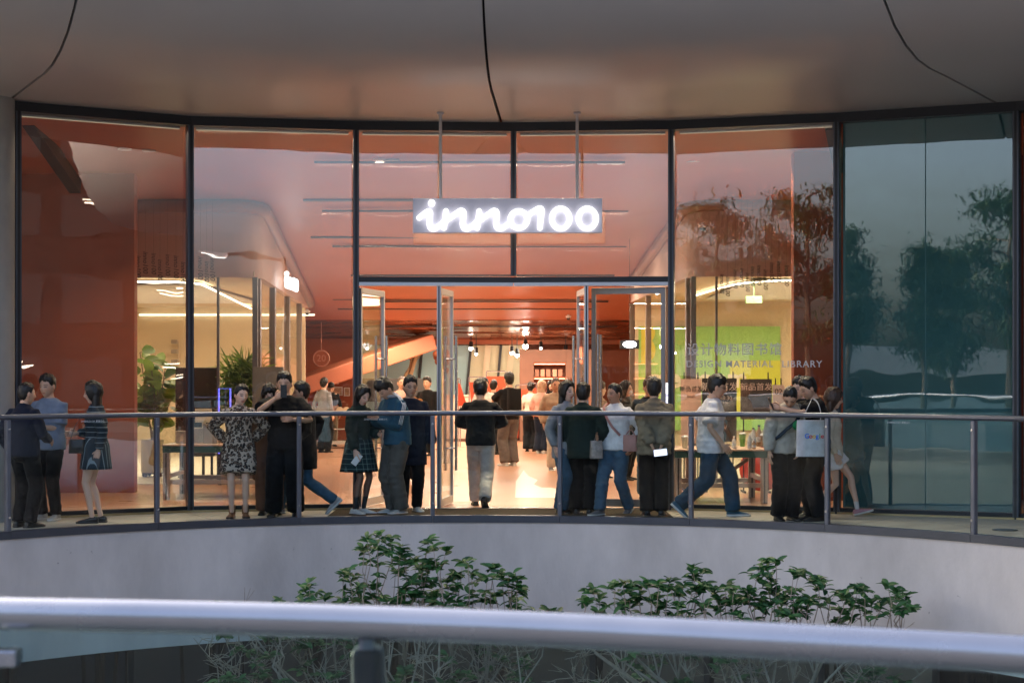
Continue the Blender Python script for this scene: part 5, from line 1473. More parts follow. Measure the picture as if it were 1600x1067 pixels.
def head_arrays(s, fem, tone):
    nu, nv = 44, 34
    th = np.linspace(0, 2 * np.pi, nu, endpoint=False); ph = np.linspace(-np.pi / 2 + .06, np.pi / 2 - .06, nv)
    T, Ph = np.meshgrid(th, ph); T = T.ravel(); Ph = Ph.ravel()
    dx, dy, dz = np.sin(T) * np.cos(Ph), np.cos(T) * np.cos(Ph), np.sin(Ph)
    s = s * 1.07
    W = 0.071 if fem else 0.076
    x = dx * W; y = np.where(dy > 0, dy * .088, dy * .100); z = dz * .117
    low = np.clip(-dz, 0, 1)
    x = x * (1 - (.34 if fem else .27) * low ** 1.6)
    y = y * np.where(dy > 0, 1 - .12 * low ** 2, 1 - .42 * low)
    y = y + .018 * low ** 2 * (dy > 0)
    front = np.clip(dy, 0, 1)
    g = lambda cx, cz, sx, sz: np.exp(-(((x - cx) / sx) ** 2 + ((z - cz) / sz) ** 2)) * (front > .1)
    y = y + .020 * g(0, -.022, .011, .016) + .011 * g(0, .0, .009, .024)
    for s_ in (-1, 1):
        y = y - .009 * g(s_ * .030, .012, .015, .010) + .004 * g(s_ * .03, .033, .022, .008) + .004 * g(s_ * .04, -.02, .018, .016)
    y = y + .006 * g(0, -.052, .020, .007) + .006 * g(0, -.064, .018, .007) - .004 * g(0, -.058, .024, .003) + .006 * g(0, -.095, .02, .012)
    v = np.stack([x, y, z], 1) * s
    f = []
    for i in range(nv - 1):
        for j in range(nu):
            f.append((i * nu + j, i * nu + (j + 1) % nu, (i + 1) * nu + (j + 1) % nu, (i + 1) * nu + j))
    n = len(v); v = np.vstack([v, [[0, .012 * s, -.117 * s]], [[0, 0, .117 * s]]])
    for j in range(nu):
        f.append((n, (j + 1) % nu, j, j)); f.append((n + 1, (nv - 1) * nu + j, (nv - 1) * nu + (j + 1) % nu, (nv - 1) * nu + (j + 1) % nu))
    col = np.tile(np.array([*tone, 1.0]), (len(v), 1))
    xs, zs = np.append(x, [0, 0]), np.append(z, [-.117, .117]); fr = np.append(front, [0, 0]) > .25
    def paint(mask, c, a=1.0):
        mk_ = (mask & fr); col[mk_, :3] = col[mk_, :3] * (1 - a) + np.array(c) * a
    paint((np.abs(xs) < .023) & (np.abs(zs + .058) < .0095), (tone[0] * .75, tone[1] * .42, tone[2] * .42) if not fem else (.40, .07, .07), .8)
    paint((np.abs(np.abs(xs) - .030) < .014) & (np.abs(zs - .010) < .006), (.025, .015, .012), .92)
    paint((np.abs(np.abs(xs) - .031) < .019) & (np.abs(zs - .031) < .0045), (.05, .03, .022), .65)
    paint((np.abs(np.abs(xs) - .045) < .02) & (np.abs(zs + .02) < .02), (tone[0] * 1.02, tone[1] * .86, tone[2] * .82), .5)
    # ears
    eb = MB()
    for s_ in (-1, 1):
        eb.ball((s_ * (W + .004) * s, -.006 * s, -.004 * s), (.010 * s, .020 * s, .033 * s), 8, 6)
    return v, f, col, eb

HL = [(0, 1.0), (40, .92), (62, .62), (80, .30), (98, .12), (115, -.35), (140, -.75), (180, -.85)]
def hair_arrays(s, style, seed):
    s = s * 1.07
    nu, nv = 48, 34
    th = np.linspace(0, 2 * np.pi, nu, endpoint=False); ph = np.linspace(-np.pi / 2 + .05, np.pi / 2 - .05, nv)
    T, Ph = np.meshgrid(th, ph); T = T.ravel(); Ph = Ph.ravel()
    dx, dy, dz = np.sin(T) * np.cos(Ph), np.cos(T) * np.cos(Ph), np.sin(Ph)
    W = .076
    x = dx * W; y = np.where(dy > 0, dy * .090, dy * .102); z = dz * .118
    low = np.clip(-dz, 0, 1); x = x * (1 - .27 * low ** 1.6); y = y * np.where(dy > 0, 1 - .12 * low ** 2, 1 - .40 * low)
    az = np.degrees(np.abs((T + np.pi) % (2 * np.pi) - np.pi))
    hf = {'short': .60, 'crop': .66, 'fringe': .42, 'long': .66, 'bun': .66, 'back': .55, 'bob': .34}.get(style, .5)
    tab = [(0, hf), (35, hf * .95), (58, min(hf, .40)), (78, .05), (92, .0), (108, -.30), (135, -.62), (180, -.70)]
    if style in ('long', 'bob'):
        tab = [(0, hf), (30, hf * .9), (52, .20 if style == 'long' else -.1), (66, -.45), (85, -.95), (180, -1.2)]
    hl = np.interp(az, [a for a, _ in tab], [b for _, b in tab])
    t0 = {'short': .020, 'crop': .010, 'fringe': .026, 'long': .020, 'bun': .012, 'bob': .026}.get(style, .02)
    nz = vnoise(np.stack([dx * 7, dy * 7, dz * 5], 1), seed)
    nz2 = vnoise(np.stack([dx * 20, dy * 20, dz * 6], 1), seed + 3)
    edge = np.clip((dz - hl - .13 * nz2 - .06 * nz) / .30, -1, 1)
    up_ = np.clip((dz - .1) / .6, 0, 1)
    side_k = 1.0 if style in ('long', 'bob', 'bun') else .40 + .60 * up_
    thick = np.where(edge > 0, t0 * (.12 + .88 * np.sqrt(np.clip(edge, 0, 1))) * side_k * (1 + .28 * nz + .16 * nz2), -.012)
    thick = thick + np.where(edge > .3, .012 * up_ * (1 + .5 * nz), 0)
    thick = np.where(edge < 0, np.maximum(-.014, edge * .05), thick)
    r = np.sqrt(x * x + y * y + z * z); k = (r + thick) / r
    v = np.stack([x * k, y * k, z * k], 1) * s
    f = []
    for i in range(nv - 1):
        for j in range(nu):
            f.append((i * nu + j, i * nu + (j + 1) % nu, (i + 1) * nu + (j + 1) % nu, (i + 1) * nu + j))
    n = len(v); v = np.vstack([v, [[0, 0, -.10 * s]], [[0, 0, (.118 + t0) * s]]])
    for j in range(nu):
        f.append((n, (j + 1) % nu, j, j)); f.append((n + 1, (nv - 1) * nu + j, (nv - 1) * nu + (j + 1) % nu, (nv - 1) * nu + (j + 1) % nu))
    return v, f

SKIN = (0.60, 0.37, 0.25); SKIN_F = (0.70, 0.46, 0.345); SKIN_T = (0.44, 0.235, 0.145)

def person(label, px, Y, H=1.72, face=0, fem=False, skin=None, hair='short', hair_m=None, lean=0, side=0, twist=0, head=(0, 0, 0),
           la=None, ra=None, lf=(-.09, 0, 0, 0), rf=(.09, 0, 0, 0), drop=0.0, lpole=None, rpole=None,
           top=None, bottom=None, shoe=None, vox=.0125, build=1.0, extras=(), hair_len=.42, glasses=False, finger=.55, group='people about the shop front', hands=(1, 1), seed=1, up=0.0):
    """face: 0 towards the camera, 90 towards the right of the picture, 180 away. Local x: person's right, y: forward.
    la/ra: wrist targets (x, y, z as share of height 1.7); lf/rf: foot (x, y, z, heel raise degrees)"""
    s = H / 1.70
    if top:
        top = dict(top); top['ease'] = top.get('ease', .018) * .68; top['wide'] = top.get('wide', 0) * .6
    if bottom:
        bottom = dict(bottom); bottom['w'] = bottom.get('w', 0) * .72
    build = 1 + (build - 1) * .6
    if group.startswith('people about'):
        Y = max(Y, on_rail(px, RRg).y + 0.30 + 0.17 * abs(math.sin(R(face))))      # stand behind the railing
    X = PX(px, Y)
    root = thing('person', label, 'person', (X, Y, up), R(180 + face), group)
    skin = skin or (SKIN_F if fem else SKIN)
    hipz = .90 - drop
    wz = hipz + .10
    def T(p):
        p = Vector(p)
        k = ss(p.z, wz - .04, wz + .30)
        if lean or side or twist:
            q = p - Vector((0, 0, wz))
            M = Matrix.Rotation(R(twist) * k, 3, 'Z') @ Matrix.Rotation(R(-lean) * k, 3, 'X') @ Matrix.Rotation(R(side) * k, 3, 'Y')
            p = M @ q + Vector((0, 0, wz))
        return p
    dz = hipz - .90
    sw = .150 if fem else .168
    sw *= build ** .5
    def ell(c, rx, ry, k=20, pleat=0, npl=0):
        return [Vector((c[0] + rx * (1 + pleat * math.cos(npl * a)) * math.cos(a), c[1] + ry * (1 + pleat * math.cos(npl * a)) * math.sin(a), c[2])) for a in [2 * math.pi * j / k for j in range(k)]]
    B = build
    if fem:
        TR = [(.80, .10, .085), (.86, .150, .115), (.93, .162, .118), (1.00, .142, .104), (1.07, .120, .092), (1.16, .128, .098), (1.25, .145, .112), (1.33, .140, .098), (1.385, .112, .080), (1.42, .078, .062), (1.45, .052, .052)]
    else:
        TR = [(.80, .10, .09), (.86, .150, .115), (.93, .160, .116), (1.00, .150, .110), (1.07, .145, .106), (1.16, .155, .112), (1.25, .172, .120), (1.33, .168, .108), (1.385, .132, .086), (1.42, .088, .068), (1.45, .060, .058)]
    TR = [(z + dz, rx * (B if z < 1.4 else 1), ry * (B * B if z < 1.3 else 1)) for z, rx, ry in TR]
    def tr_at(z):
        zs = [t[0] for t in TR]
        return float(np.interp(z, zs, [t[1] for t in TR])), float(np.interp(z, zs, [t[2] for t in TR]))
    Lsh = T((-sw, -.005, 1.362 + dz)); Rsh = T((sw, -.005, 1.362 + dz))
    Lhip = Vector((-.088, 0, hipz)); Rhip = Vector((.088, 0, hipz))
    # arms
    la = la or (-sw - .07, .04, .86 + dz); ra = ra or (sw + .07, .04, .86 + dz)
    lE, lW = ik(Lsh, Vector(la), .285, .255, Vector(lpole or (-.55, -.8, -.25)))
    rE, rW = ik(Rsh, Vector(ra), .285, .255, Vector(rpole or (.55, -.8, -.25)))
    legs = []
    for hip, ft in ((Lhip, lf), (Rhip, rf)):
        fx, fy, fz = ft[0], ft[1], ft[2]; hr = ft[3] if len(ft) > 3 else 0; fyaw = ft[4] if len(ft) > 4 else (8 if fx > 0 else -8)
        ank = Vector((fx, fy, .085 + fz))
        kn, ank = ik(hip, ank, .43, .41, Vector((fx * .5, 1, 0)))
        legs.append((hip, kn, ank, hr, fyaw))
    neck = T((0, -.005, 1.44 + dz)); hd0 = T((0, .0, 1.50 + dz))
    kk = R(-lean) ; hp = head
    Mh = Matrix.Rotation(R(twist), 3, 'Z') @ Matrix.Rotation(R(side), 3, 'Y') @ Matrix.Rotation(-R(lean) * .9, 3, 'X') @ Matrix.Rotation(R(-hp[0]), 3, 'Z') @ Matrix.Rotation(R(-hp[1]), 3, 'X') @ Matrix.Rotation(R(hp[2]), 3, 'Y')
    hc = neck + Mh @ Vector((0, .025, .132))
    # ---- body
    mb = MB()
    kb = .86 if top else .95
    mb.loft([[T(p) for p in ell((0, 0, z), rx * (kb if z < 1.34 + dz else .95), ry * (kb if z < 1.34 + dz else .95))] for z, rx, ry in TR])
    mb.tube([T((0, -.008, 1.40 + dz)), neck, hc + Mh @ Vector((0, -.018, -.03))], [.056, .050 if fem else .056, .05], 12)
    for S_, E, W_ in ((Lsh, lE, lW), (Rsh, rE, rW)):
        q = .86 if fem else 1.0
        mb.tube([S_.lerp(T((0, 0, 1.36 + dz)), .25), S_, S_.lerp(E, .5), E, E.lerp(W_, .3), W_.lerp(E, -.02)], [.045 * q, .052 * q, .043 * q, .036 * q, .038 * q, .025 * q], 10)
    for hip, kn, ank, hr, fy in legs:
        q = .94 if fem else 1.0
        mb.tube([hip + Vector((0, 0, .03)), hip.lerp(kn, .45), kn, kn.lerp(ank, .3) + Vector((0, -.012, 0)), kn.lerp(ank, .7), ank - Vector((0, 0, .02))], [.082 * q, .070 * q, .050 * q, .052 * q, .038 * q, .034 * q], 12)
    mb.v = [tuple(Vector(p) * s) for p in mb.v]
    v, f = remesh(mb, max(vox, .013), 3)
    cols = np.tile(np.array([*skin, 1.0]), (len(v), 1))
    if bottom and bottom.get('tights'):
        msk = v[:, 2] < .9 * s; cols[msk, :3] = bottom['tights']
    if bottom and bottom.get('socks'):
        msk = v[:, 2] < bottom.get('sock_z', .2) * s; cols[msk, :3] = bottom['socks']
    V = [v]; F = [list(map(tuple, f))]; off = len(v)
    hv, hf_, hcol, eb = head_arrays(s, fem, skin)
    Mh3 = np.array(Mh)
    hv = hv @ Mh3.T + np.array(hc) * s
    V.append(hv); F.append([tuple(i + off for i in q) for q in hf_]); off += len(hv); cols = np.vstack([cols, hcol])
    ev = np.array(eb.v) @ Mh3.T + np.array(hc) * s
    V.append(ev); F.append([tuple(i + off for i in q) for q in eb.f]); off += len(ev); cols = np.vstack([cols, np.tile(np.array([skin[0], skin[1] * .92, skin[2] * .9, 1]), (len(ev), 1))])
    # hands
    for hi, (E, W_, sd) in enumerate(((lE, lW, -1), (rE, rW, 1))):
        if not hands[hi]:
            continue
        d = (W_ - E).normalized()
        side_v = Vector((0, 1, 0)) if abs(d.z) > .7 else Vector((0, 0, 1))
        side_v = (side_v - d * side_v.dot(d)).normalized()          # towards the thumb
        nrm = d.cross(side_v).normalized()
        if nrm.x * sd > 0:
            nrm = -nrm                                               # palm faces the body
        hb = MB()
        pal = [(-.012, .026, .020), (.03, .036, .017), (.065, .042, .014), (.088, .040, .011)]
        hb.loft([[W_ + d * a + side_v * (rw * math.cos(t)) + nrm * (rt * math.sin(t)) for t in [2 * math.pi * j / 10 for j in range(10)]] for a, rw, rt in pal])
        for k, (o_, ln) in enumerate(((.030, .072), (.010, .082), (-.011, .076), (-.031, .060))):
            b0 = W_ + d * .080 + side_v * o_
            c1 = finger * .5; c2 = finger * 1.1
            d1 = (d * math.cos(c1) + nrm * math.sin(c1)); d2 = (d * math.cos(c2) + nrm * math.sin(c2)); d3 = (d * math.cos(c2 * 1.5) + nrm * math.sin(c2 * 1.5))
            p1 = b0 + d1 * ln * .45; p2 = p1 + d2 * ln * .32; p3 = p2 + d3 * ln * .25
            hb.tube([b0, p1, p2, p3], [.0095, .009, .0085, .006], 6)
        b0 = W_ + d * .020 + side_v * .030; p1 = b0 + (d * .7 + side_v * .6 + nrm * .25).normalized() * .036; p2 = p1 + (d * .95 + side_v * .15 + nrm * .3).normalized() * .032
        hb.tube([b0, p1, p2], [.013, .0105, .0075], 6)
        q = np.array(hb.v) * s
        V.append(q); F.append([tuple(i + off for i in fc) for fc in hb.f]); off += len(q); cols = np.vstack([cols, np.tile(np.array([skin[0], skin[1] * .95, skin[2] * .93, 1]), (len(q), 1))])
    fast_obj('body', np.vstack(V).tolist(), [q for F_ in F for q in F_], M_skin, root, cols)
    # ---- hair
    if hair:
        hv2, hf2 = hair_arrays(s, hair, seed)
        q = hv2 @ Mh3.T + np.array(hc) * s
        qs = q.tolist(); fs = list(hf2)
        if hair in ('long', 'bob'):
            hb = MB(); L = hair_len; rings = []
            n = 9
            for i in range(n):
                u = i / (n - 1)
                hpt = Mh @ Vector((0, -.040, .05 - .10 * min(1, u * 3)))
                c = hc + hpt + Vector((0, -.012 * u, -max(0, u - .25) * L / .75))
                ax = Mh @ Vector((1, 0, 0)); ay = Mh @ Vector((0, 1, 0))
                rx = .082 + .022 * math.sin(u * math.pi * .8); ry = .064 * (1 - .25 * u)
                if u > .8:
                    rx *= 1 - (u - .8) * 1.3; ry *= 1 - (u - .8) * 1.5
                k = 26
                rings.append([c + ax * (rx * math.cos(a) * (1 + .03 * math.cos(11 * a + 2 * u))) + ay * (ry * math.sin(a) * (1 + .05 * math.cos(9 * a))) for a in [2 * math.pi * j / k for j in range(k)]])
            hb.loft(rings); b0 = len(qs)
            qs += [tuple(Vector(p) * s) for p in hb.v]; fs += [tuple(i + b0 for i in fc) for fc in hb.f]
        if hair == 'bun':
            hb = MB(); c = hc + Mh @ Vector((0, -.115, .03)); hb.ball(c, (.045, .04, .045), 12, 8); b0 = len(qs); qs += [tuple(Vector(p) * s) for p in hb.v]; fs += [tuple(i + b0 for i in fc) for fc in hb.f]
        fast_obj('hair', qs, fs, hair_m or M_hair, root)
    def fold(v, f, amp, seed_, kx=9, kz=16):
        n = normals(v, f)
        a = vnoise(v * np.array([kx, kx, kz]) / s, seed_); b = vnoise(v * np.array([kx * 2.3, kx * 2.3, kz * 1.8]) / s, seed_ + 5)
        c = vnoise((v @ np.array([[1, 0, .9], [0, 1, .5], [-.6, .3, 1]])) * 14 / s, seed_ + 9)
        d = (.5 - np.abs(a)) * .7 + .35 * b + .45 * (.5 - np.abs(c))
        return v + n * (d * amp * s)[:, None]
    # ---- top
    if top:
        ease = top.get('ease', .018); hem = top.get('hem', .86) + dz; sl = top.get('sleeve', .55)
        flare = top.get('flare', .012)
        mb = MB(); rings = []
        zs = [hem + (1.375 + dz - hem) * i / 9 for i in range(10)]
        for i, z in enumerate(zs):
            rx, ry = tr_at(max(z, .88 + dz)); e = ease * (1 - .55 * ss(z, 1.22 + dz, 1.375 + dz)) + flare * (1 - i / 9)
            if z < 1.05 + dz:
                rx = max(rx, tr_at(1.05 + dz)[0])
            rings.append([T(p) for p in ell((0, 0, z), rx + e, ry + e)])
        for z, g in ((1.41 + dz, .75), (1.432 + dz, .35), (1.45 + dz if top.get('collar') else 1.438 + dz, .25)):
            rx, ry = tr_at(z); rings.append([T(p) for p in ell((0, -.004, z), rx + ease * g, ry + ease * g)])
        mb.loft(rings)
        if top.get('collar'):
            c = top['collar']; mb.tube([T((0, -.006, 1.425 + dz)), neck + (hc - neck) * (.28 * c)], [.075, .066], 14)
        for S_, E, W_ in ((Lsh, lE, lW), (Rsh, rE, rW)):
            inn = S_.lerp(T((0, 0, 1.34 + dz)), .35); q = .9 if fem else 1.0
            r0, r1, r2, r3 = .052 * q + ease * .35, .048 * q + ease * .9, .042 * q + ease * .8, .030 + ease * .6
            w = top.get('wide', 0)
            if sl <= .6:
                en = S_.lerp(E, sl / .55 * .82); mb.tube([inn, S_, S_.lerp(en, .6), en], [r0 * .9, r0, r1 + .002 + w, r1 + .008 + w], 12)
            else:
                mb.tube([inn, S_, S_.lerp(E, .55), E, E.lerp(W_, .5), E.lerp(W_, .93 if sl >= 1 else sl)], [r0 * .9, r0, r1 + w * .8, r2 + w, r2 + w, r3 + w * .6], 12)
        if top.get('hood'):
            mb.ball(T((0, -.075, 1.42 + dz)), (.105, .065, .07), 12, 8)
        mb.v = [tuple(Vector(p) * s) for p in mb.v]
        v, f = remesh(mb, vox, 3); v = fold(v, f, top.get('fold', .010), seed)
        if top.get('back'):
            mats = [top['m'], top['back']]
        o = fast_obj(top.get('name', 'shirt'), v, f, top['m'], root)
    # ---- bottom
    if bottom:
        k = bottom['kind']; mb = MB(); e = bottom.get('ease', .014)
        if k in ('trousers', 'shorts'):
            rings = []
            for z in (1.06 + dz, 1.0 + dz, .95 + dz, .90 + dz, .86 + dz, .82 + dz, .775 + dz):
                rx, ry = tr_at(max(z, .84 + dz)); k_ = 1 if z > .80 + dz else .72
                rings.append(ell((0, 0, z), (rx + e * .8) * k_, (ry + e * .8) * k_))
            mb.loft(rings)
            w = bottom.get('w', .0); hemf = bottom.get('to', .97)
            for hip, kn, ank, hr, fy in legs:
                h2 = hip + Vector((0, 0, .02))
                if k == 'shorts':
                    mb.tube([h2, hip.lerp(kn, .35), hip.lerp(kn, bottom.get('to', .62))], [.095 + e, .092 + e + w, .096 + e + w], 14)
                else:
                    an2 = kn.lerp(ank, hemf)
                    mb.tube([h2, hip.lerp(kn, .4), kn, kn.lerp(an2, .4), kn.lerp(an2, .8), an2 + (an2 - kn).normalized() * .03], [.088 + e, .080 + e + w * .6, .060 + e + w, .056 + e + w * 1.1, .050 + e + w * 1.2, .050 + e * .8 + w * 1.35], 14)
            mb.v = [tuple(Vector(p) * s) for p in mb.v]
            v, f = remesh(mb, vox, 3); v = fold(v, f, bottom.get('fold', .012), seed + 20, 8, 14)
            fast_obj('trousers' if k == 'trousers' else 'shorts', v, f, bottom['m'], root)
        else:
            hz = bottom.get('hem', .62); rings = []; n = 12
            wt = 1.05 + dz
            for i in range(n + 1):
                z = wt + (hz - wt) * i / n; rx, ry = tr_at(max(z, .88 + dz)); u = i / n; fl = bottom.get('flare', .05) * u
                rings.append(ell((0, 0, z), rx + e + fl, ry + e + fl, 48, bottom.get('pleat', .02) * u, bottom.get('npleat', 11)))
            for i in range(3):
                u = (i + 1) / 3; rx, ry = tr_at(.88 + dz); rings.append(ell((0, 0, hz + .004 + .02 * u), (rx + e + bottom.get('flare', .05) - .012) * (1 - .3 * u), (ry + e + bottom.get('flare', .05) - .012) * (1 - .3 * u), 48))
            mb.loft(rings); mb.v = [tuple(Vector(p) * s) for p in mb.v]
            fast_obj('skirt', mb.v, mb.f, bottom['m'], root)
    # ---- shoes
    shoe = shoe or dict(m=cloth('shoe_black', (.012, .012, .012), .5))
    for hip, kn, ank, hr, fyaw in legs:
        mb = MB(); sc_ = .93 if fem else 1.0
        prof = [(-.075, .026, .0, .060), (-.055, .036, .0, .085), (-.01, .037, .0, .090), (.05, .040, .0, .072), (.10, .046, .0, .055), (.15, .046, .0, .044), (.185, .036, .0, .034), (.205, .016, .0, .020)]
        rings = []
        for yy, w, z0, z1 in prof:
            rings.append([Vector((w * math.copysign(abs(math.cos(a)) ** .7, math.cos(a)), yy, .018 + (z1 - .018) * max(0, math.sin(a)) ** .7 if math.sin(a) > 0 else .018)) for a in [2 * math.pi * j / 16 for j in range(16)]])
        mb.loft(rings)
        so = MB(); so.loft([[Vector(((w + .004) * math.cos(a), yy * 1.02, .0 if (j % 2 == 0) else .0)) + Vector((0, 0, 0)) for j, a in enumerate([2 * math.pi * j / 16 for j in range(16)])] for yy, w, z0, z1 in prof][:1] and
                           [[Vector(((w + .005), yy * 1.03, 0)), Vector(((w + .005), yy * 1.03, .026)), Vector((-(w + .005), yy * 1.03, .026)), Vector((-(w + .005), yy * 1.03, 0))] for yy, w, z0, z1 in prof])
        b0 = len(mb.f)
        mb.add(so.v, so.f, 1)
        bh = shoe.get('boot', 0)
        if bh:
            mb.tube([Vector((0, -.02, .05)), Vector((0, -.018, .05 + bh * .6)), Vector((0, -.015, .05 + bh))], [.046, .046, .050], 12)
        Mz = Matrix.Rotation(R(-fyaw), 3, 'Z'); Mp = Matrix.Rotation(R(-hr), 3, 'X')
        piv = Vector((0, .12, 0)) if hr > 0 else Vector((0, -.07, 0))
        dz_a = ank - Vector((0, 0, .085))
        out = []
        for p in mb.v:
            p = Vector(p) * sc_
            q = Mp @ (p - Vector((0, 0, .085))) + Vector((0, 0, .085)) if hr else p
            out.append(tuple((dz_a + Mz @ q) * s))
        mb.v = out
        mm = [shoe['m'], shoe.get('sole', shoe['m'])]
        o = fast_obj('shoe', mb.v, mb.f, mm, root, None, mb.m)
    if glasses:
        gb = MB()
        for s_ in (-1, 1):
            c = Vector((s_ * .031, .094, .012)); gb.tube([hc + Mh @ (c + Vector((.021 * math.cos(a), -.004 * abs(math.cos(a)), .016 * math.sin(a)))) for a in [2 * math.pi * j / 14 for j in range(14)]], .0022, 5, closed=True)
            gb.tube([hc + Mh @ Vector((s_ * .053, .088, .014)), hc + Mh @ Vector((s_ * .078, .03, .014)), hc + Mh @ Vector((s_ * .080, -.01, .008))], .0022, 5)
        gb.tube([hc + Mh @ Vector((-.010, .098, .014)), hc + Mh @ Vector((.010, .098, .014))], .0022, 5)
        gb.v = [tuple(Vector(p) * s) for p in gb.v]
        fast_obj('glasses', gb.v, gb.f, M_black, root)
    J = dict(root=root, s=s, Lsh=Lsh, Rsh=Rsh, lE=lE, lW=lW, rE=rE, rW=rW, hc=hc, Mh=Mh, neck=neck, T=T, tr=tr_at, dz=dz)
    return J
def wpos(J, p):
    """local point of a person (height 1.7 scale) to world"""
    r = J['root']
    return Vector(r.location) + Matrix.Rotation(r.rotation_euler.z, 3, 'Z') @ (Vector(p) * J['s'])
def hand_point(J, which, along=.07):
    E, W_ = (J['lE'], J['lW']) if which == 'l' else (J['rE'], J['rW'])
    return wpos(J, W_ + (W_ - E).normalized() * along)
def phone(J, which, label, normal, m=None, size=(.075, .155, .010), screen=None, up=(0, 0, 1), along=.08, off=(0, 0, 0)):
    """a phone in the hand; normal: world direction its screen faces"""
    c = hand_point(J, which, along) + Vector(off)
    n = Vector(normal).normalized(); u = (Vector(up) - n * Vector(up).dot(n)).normalized(); r_ = u.cross(n)
    M = Matrix((r_, u, n)).transposed()
    t = thing('phone', label, 'phone', c)
    mb = MB(); mb.box((0, 0, 0), size, M=M); mk('case', mb, m or M_black, t, local=True, bevel=.003)
    mb = MB(); mb.box(n * (size[2] / 2 + .0012), (size[0] * .9, size[1] * .92, .001), M=M); mk('screen', mb, screen or M_dark, t, local=True)
    return t
# ------------------------------------------------------------------ the people on the walkway
K_black = cloth('black', (.007, .007, .008)); K_black2 = cloth('black_trousers', (.0055, .0055, .0065)); K_navy = cloth('navy', (.009, .013, .028))
K_bluegrey = cloth('bluegrey', (.20, .25, .34)); K_jeans = cloth('jeans', (.045, .10, .16), .85, .3); K_jeans2 = cloth('jeans_dark', (.018, .055, .095), .85, .3)
K_white = cloth('white', (.74, .74, .76)); K_offw = cloth('offwhite', (.50, .47, .42)); K_khaki = cloth('khaki', (.20, .165, .115)); K_beige = cloth('beige', (.44, .40, .34))
K_green = cloth('darkgreen', (.022, .036, .032)); K_track = cloth('track_blue', (.025, .085, .14)); K_cargo = cloth('cargo_grey', (.10, .092, .082)); K_brown = cloth('brown', (.16, .085, .055))
K_dkgreen = cloth('bottle_green', (.014, .026, .022)); K_grey = cloth('grey', (.28, .29, .31)); K_pinkc = cloth('pink', (.60, .33, .26)); K_orange = cloth('orange', (.50, .20, .05)); K_tan = cloth('tan', (.34, .24, .16))
K_cream = cloth('cream', (.62, .55, .44))
S_black = dict(m=mat('leather_black', (.010, .010, .011), .35)); S_grey = dict(m=cloth('sneaker_grey', (.42, .41, .40), .7), sole=mat('sole_white', (.55, .54, .52), .6))
S_white = dict(m=cloth('sneaker_white', (.62, .60, .56), .7), sole=MATS['sole_white']); S_blue = dict(m=cloth('sneaker_blue', (.05, .12, .18), .7), sole=MATS['sole_white'])
S_boot = dict(m=mat('boot_brown', (.19, .075, .03), .5), sole=M_black, boot=.13); S_pink = dict(m=cloth('sneaker_pink', (.46, .24, .28), .7), sole=MATS['sole_white']); S_dgrey = dict(m=cloth('sneaker_dark', (.12, .12, .13), .7), sole=MATS['sole_white'])

p1 = person('cropped-hair man in black shirt seen from behind beside the column', 38, 19.35, 1.63, 152, hair='crop', head=(24, 4, 0), top=dict(m=K_navy, sleeve=1, hem=.84, ease=.030, collar=.5), bottom=dict(kind='trousers', m=K_black2, w=.016), shoe=S_black, ra=(.16, .26, 1.02), la=(-.26, .02, .90), build=1.10, seed=1)
p2 = person('man in blue-grey tee and black trousers facing the man by the column', 77, 20.35, 1.72, -14, head=(8, 6, 0), top=dict(m=K_bluegrey, sleeve=.55, hem=.83, ease=.040, wide=.014), bottom=dict(kind='trousers', m=K_black2, w=.004, to=.95), shoe=S_grey, la=(.0, .25, 1.10), ra=(.06, .27, 1.16), finger=1.0, seed=2, build=1.06)
phone(p2, 'r', 'small white earbud case held by the man in blue-grey tee', (0, -1, .3), M_white, (.05, .06, .02), MATS['white_paint'])
p3 = person('long-haired woman in dark striped shirt dress standing in profile', 150, 19.95, 1.64, -88, fem=True, hair='long', hair_len=.40, head=(4, 8, 0), top=dict(m=M_hstripe, sleeve=.9, hem=.93, ease=.034, wide=.010), bottom=dict(kind='skirt', m=M_pin, hem=.655, flare=.045, ease=.03, pleat=.012), shoe=S_black, la=(-.22, -.07, .88), ra=(.10, .26, 1.08), lf=(-.06, .03, 0, 0), rf=(.06, -.05, 0, 0), seed=3)
p4 = person('woman in leopard-print blouse and shorts with brown boots', 373, 20.45, 1.61, 6, fem=True, hair='bun', head=(-26, 10, -6), top=dict(m=M_leo, sleeve=1, hem=.90, ease=.044, wide=.022, fold=.014), bottom=dict(kind='shorts', m=M_leo, to=.80, w=.030, ease=.024), shoe=S_boot, la=(-.17, -.14, .98), ra=(.17, -.14, .98), lpole=(-1, -.2, -.1), rpole=(1, -.2, -.1), lf=(-.085, 0, 0, 0), rf=(.085, .02, 0, 0), seed=4)
p5 = person('man in black tee and wide black trousers raising a phone to his face', 445, 20.5, 1.75, 4, head=(4, 6, 0), top=dict(m=K_black, sleeve=.55, hem=.80, ease=.044, wide=.018), bottom=dict(kind='trousers', m=K_black2, w=.045), shoe=S_black, ra=(.085, .30, 1.41), rpole=(.9, .1, -.7), la=(-.10, .26, 1.16), lpole=(-.9, -.3, -.4), finger=1.1, lf=(-.13, 0, 0, 0), rf=(.13, .02, 0, 0), build=1.10, seed=5)
phone(p5, 'r', 'black phone held up before the face of the man in black tee', (0, 1, 0), along=.085, off=(.03, -.02, .03))
p6 = person('woman with a fringe in a brown coat half hidden behind the man raising a phone', 421, 21.2, 1.60, 10, fem=True, hair='bob', hair_len=.14, head=(0, 8, 0), top=dict(m=K_brown, name='coat', sleeve=1, hem=.46, ease=.04, flare=.04), bottom=dict(kind='trousers', m=K_brown, w=.03), shoe=S_black, seed=6)
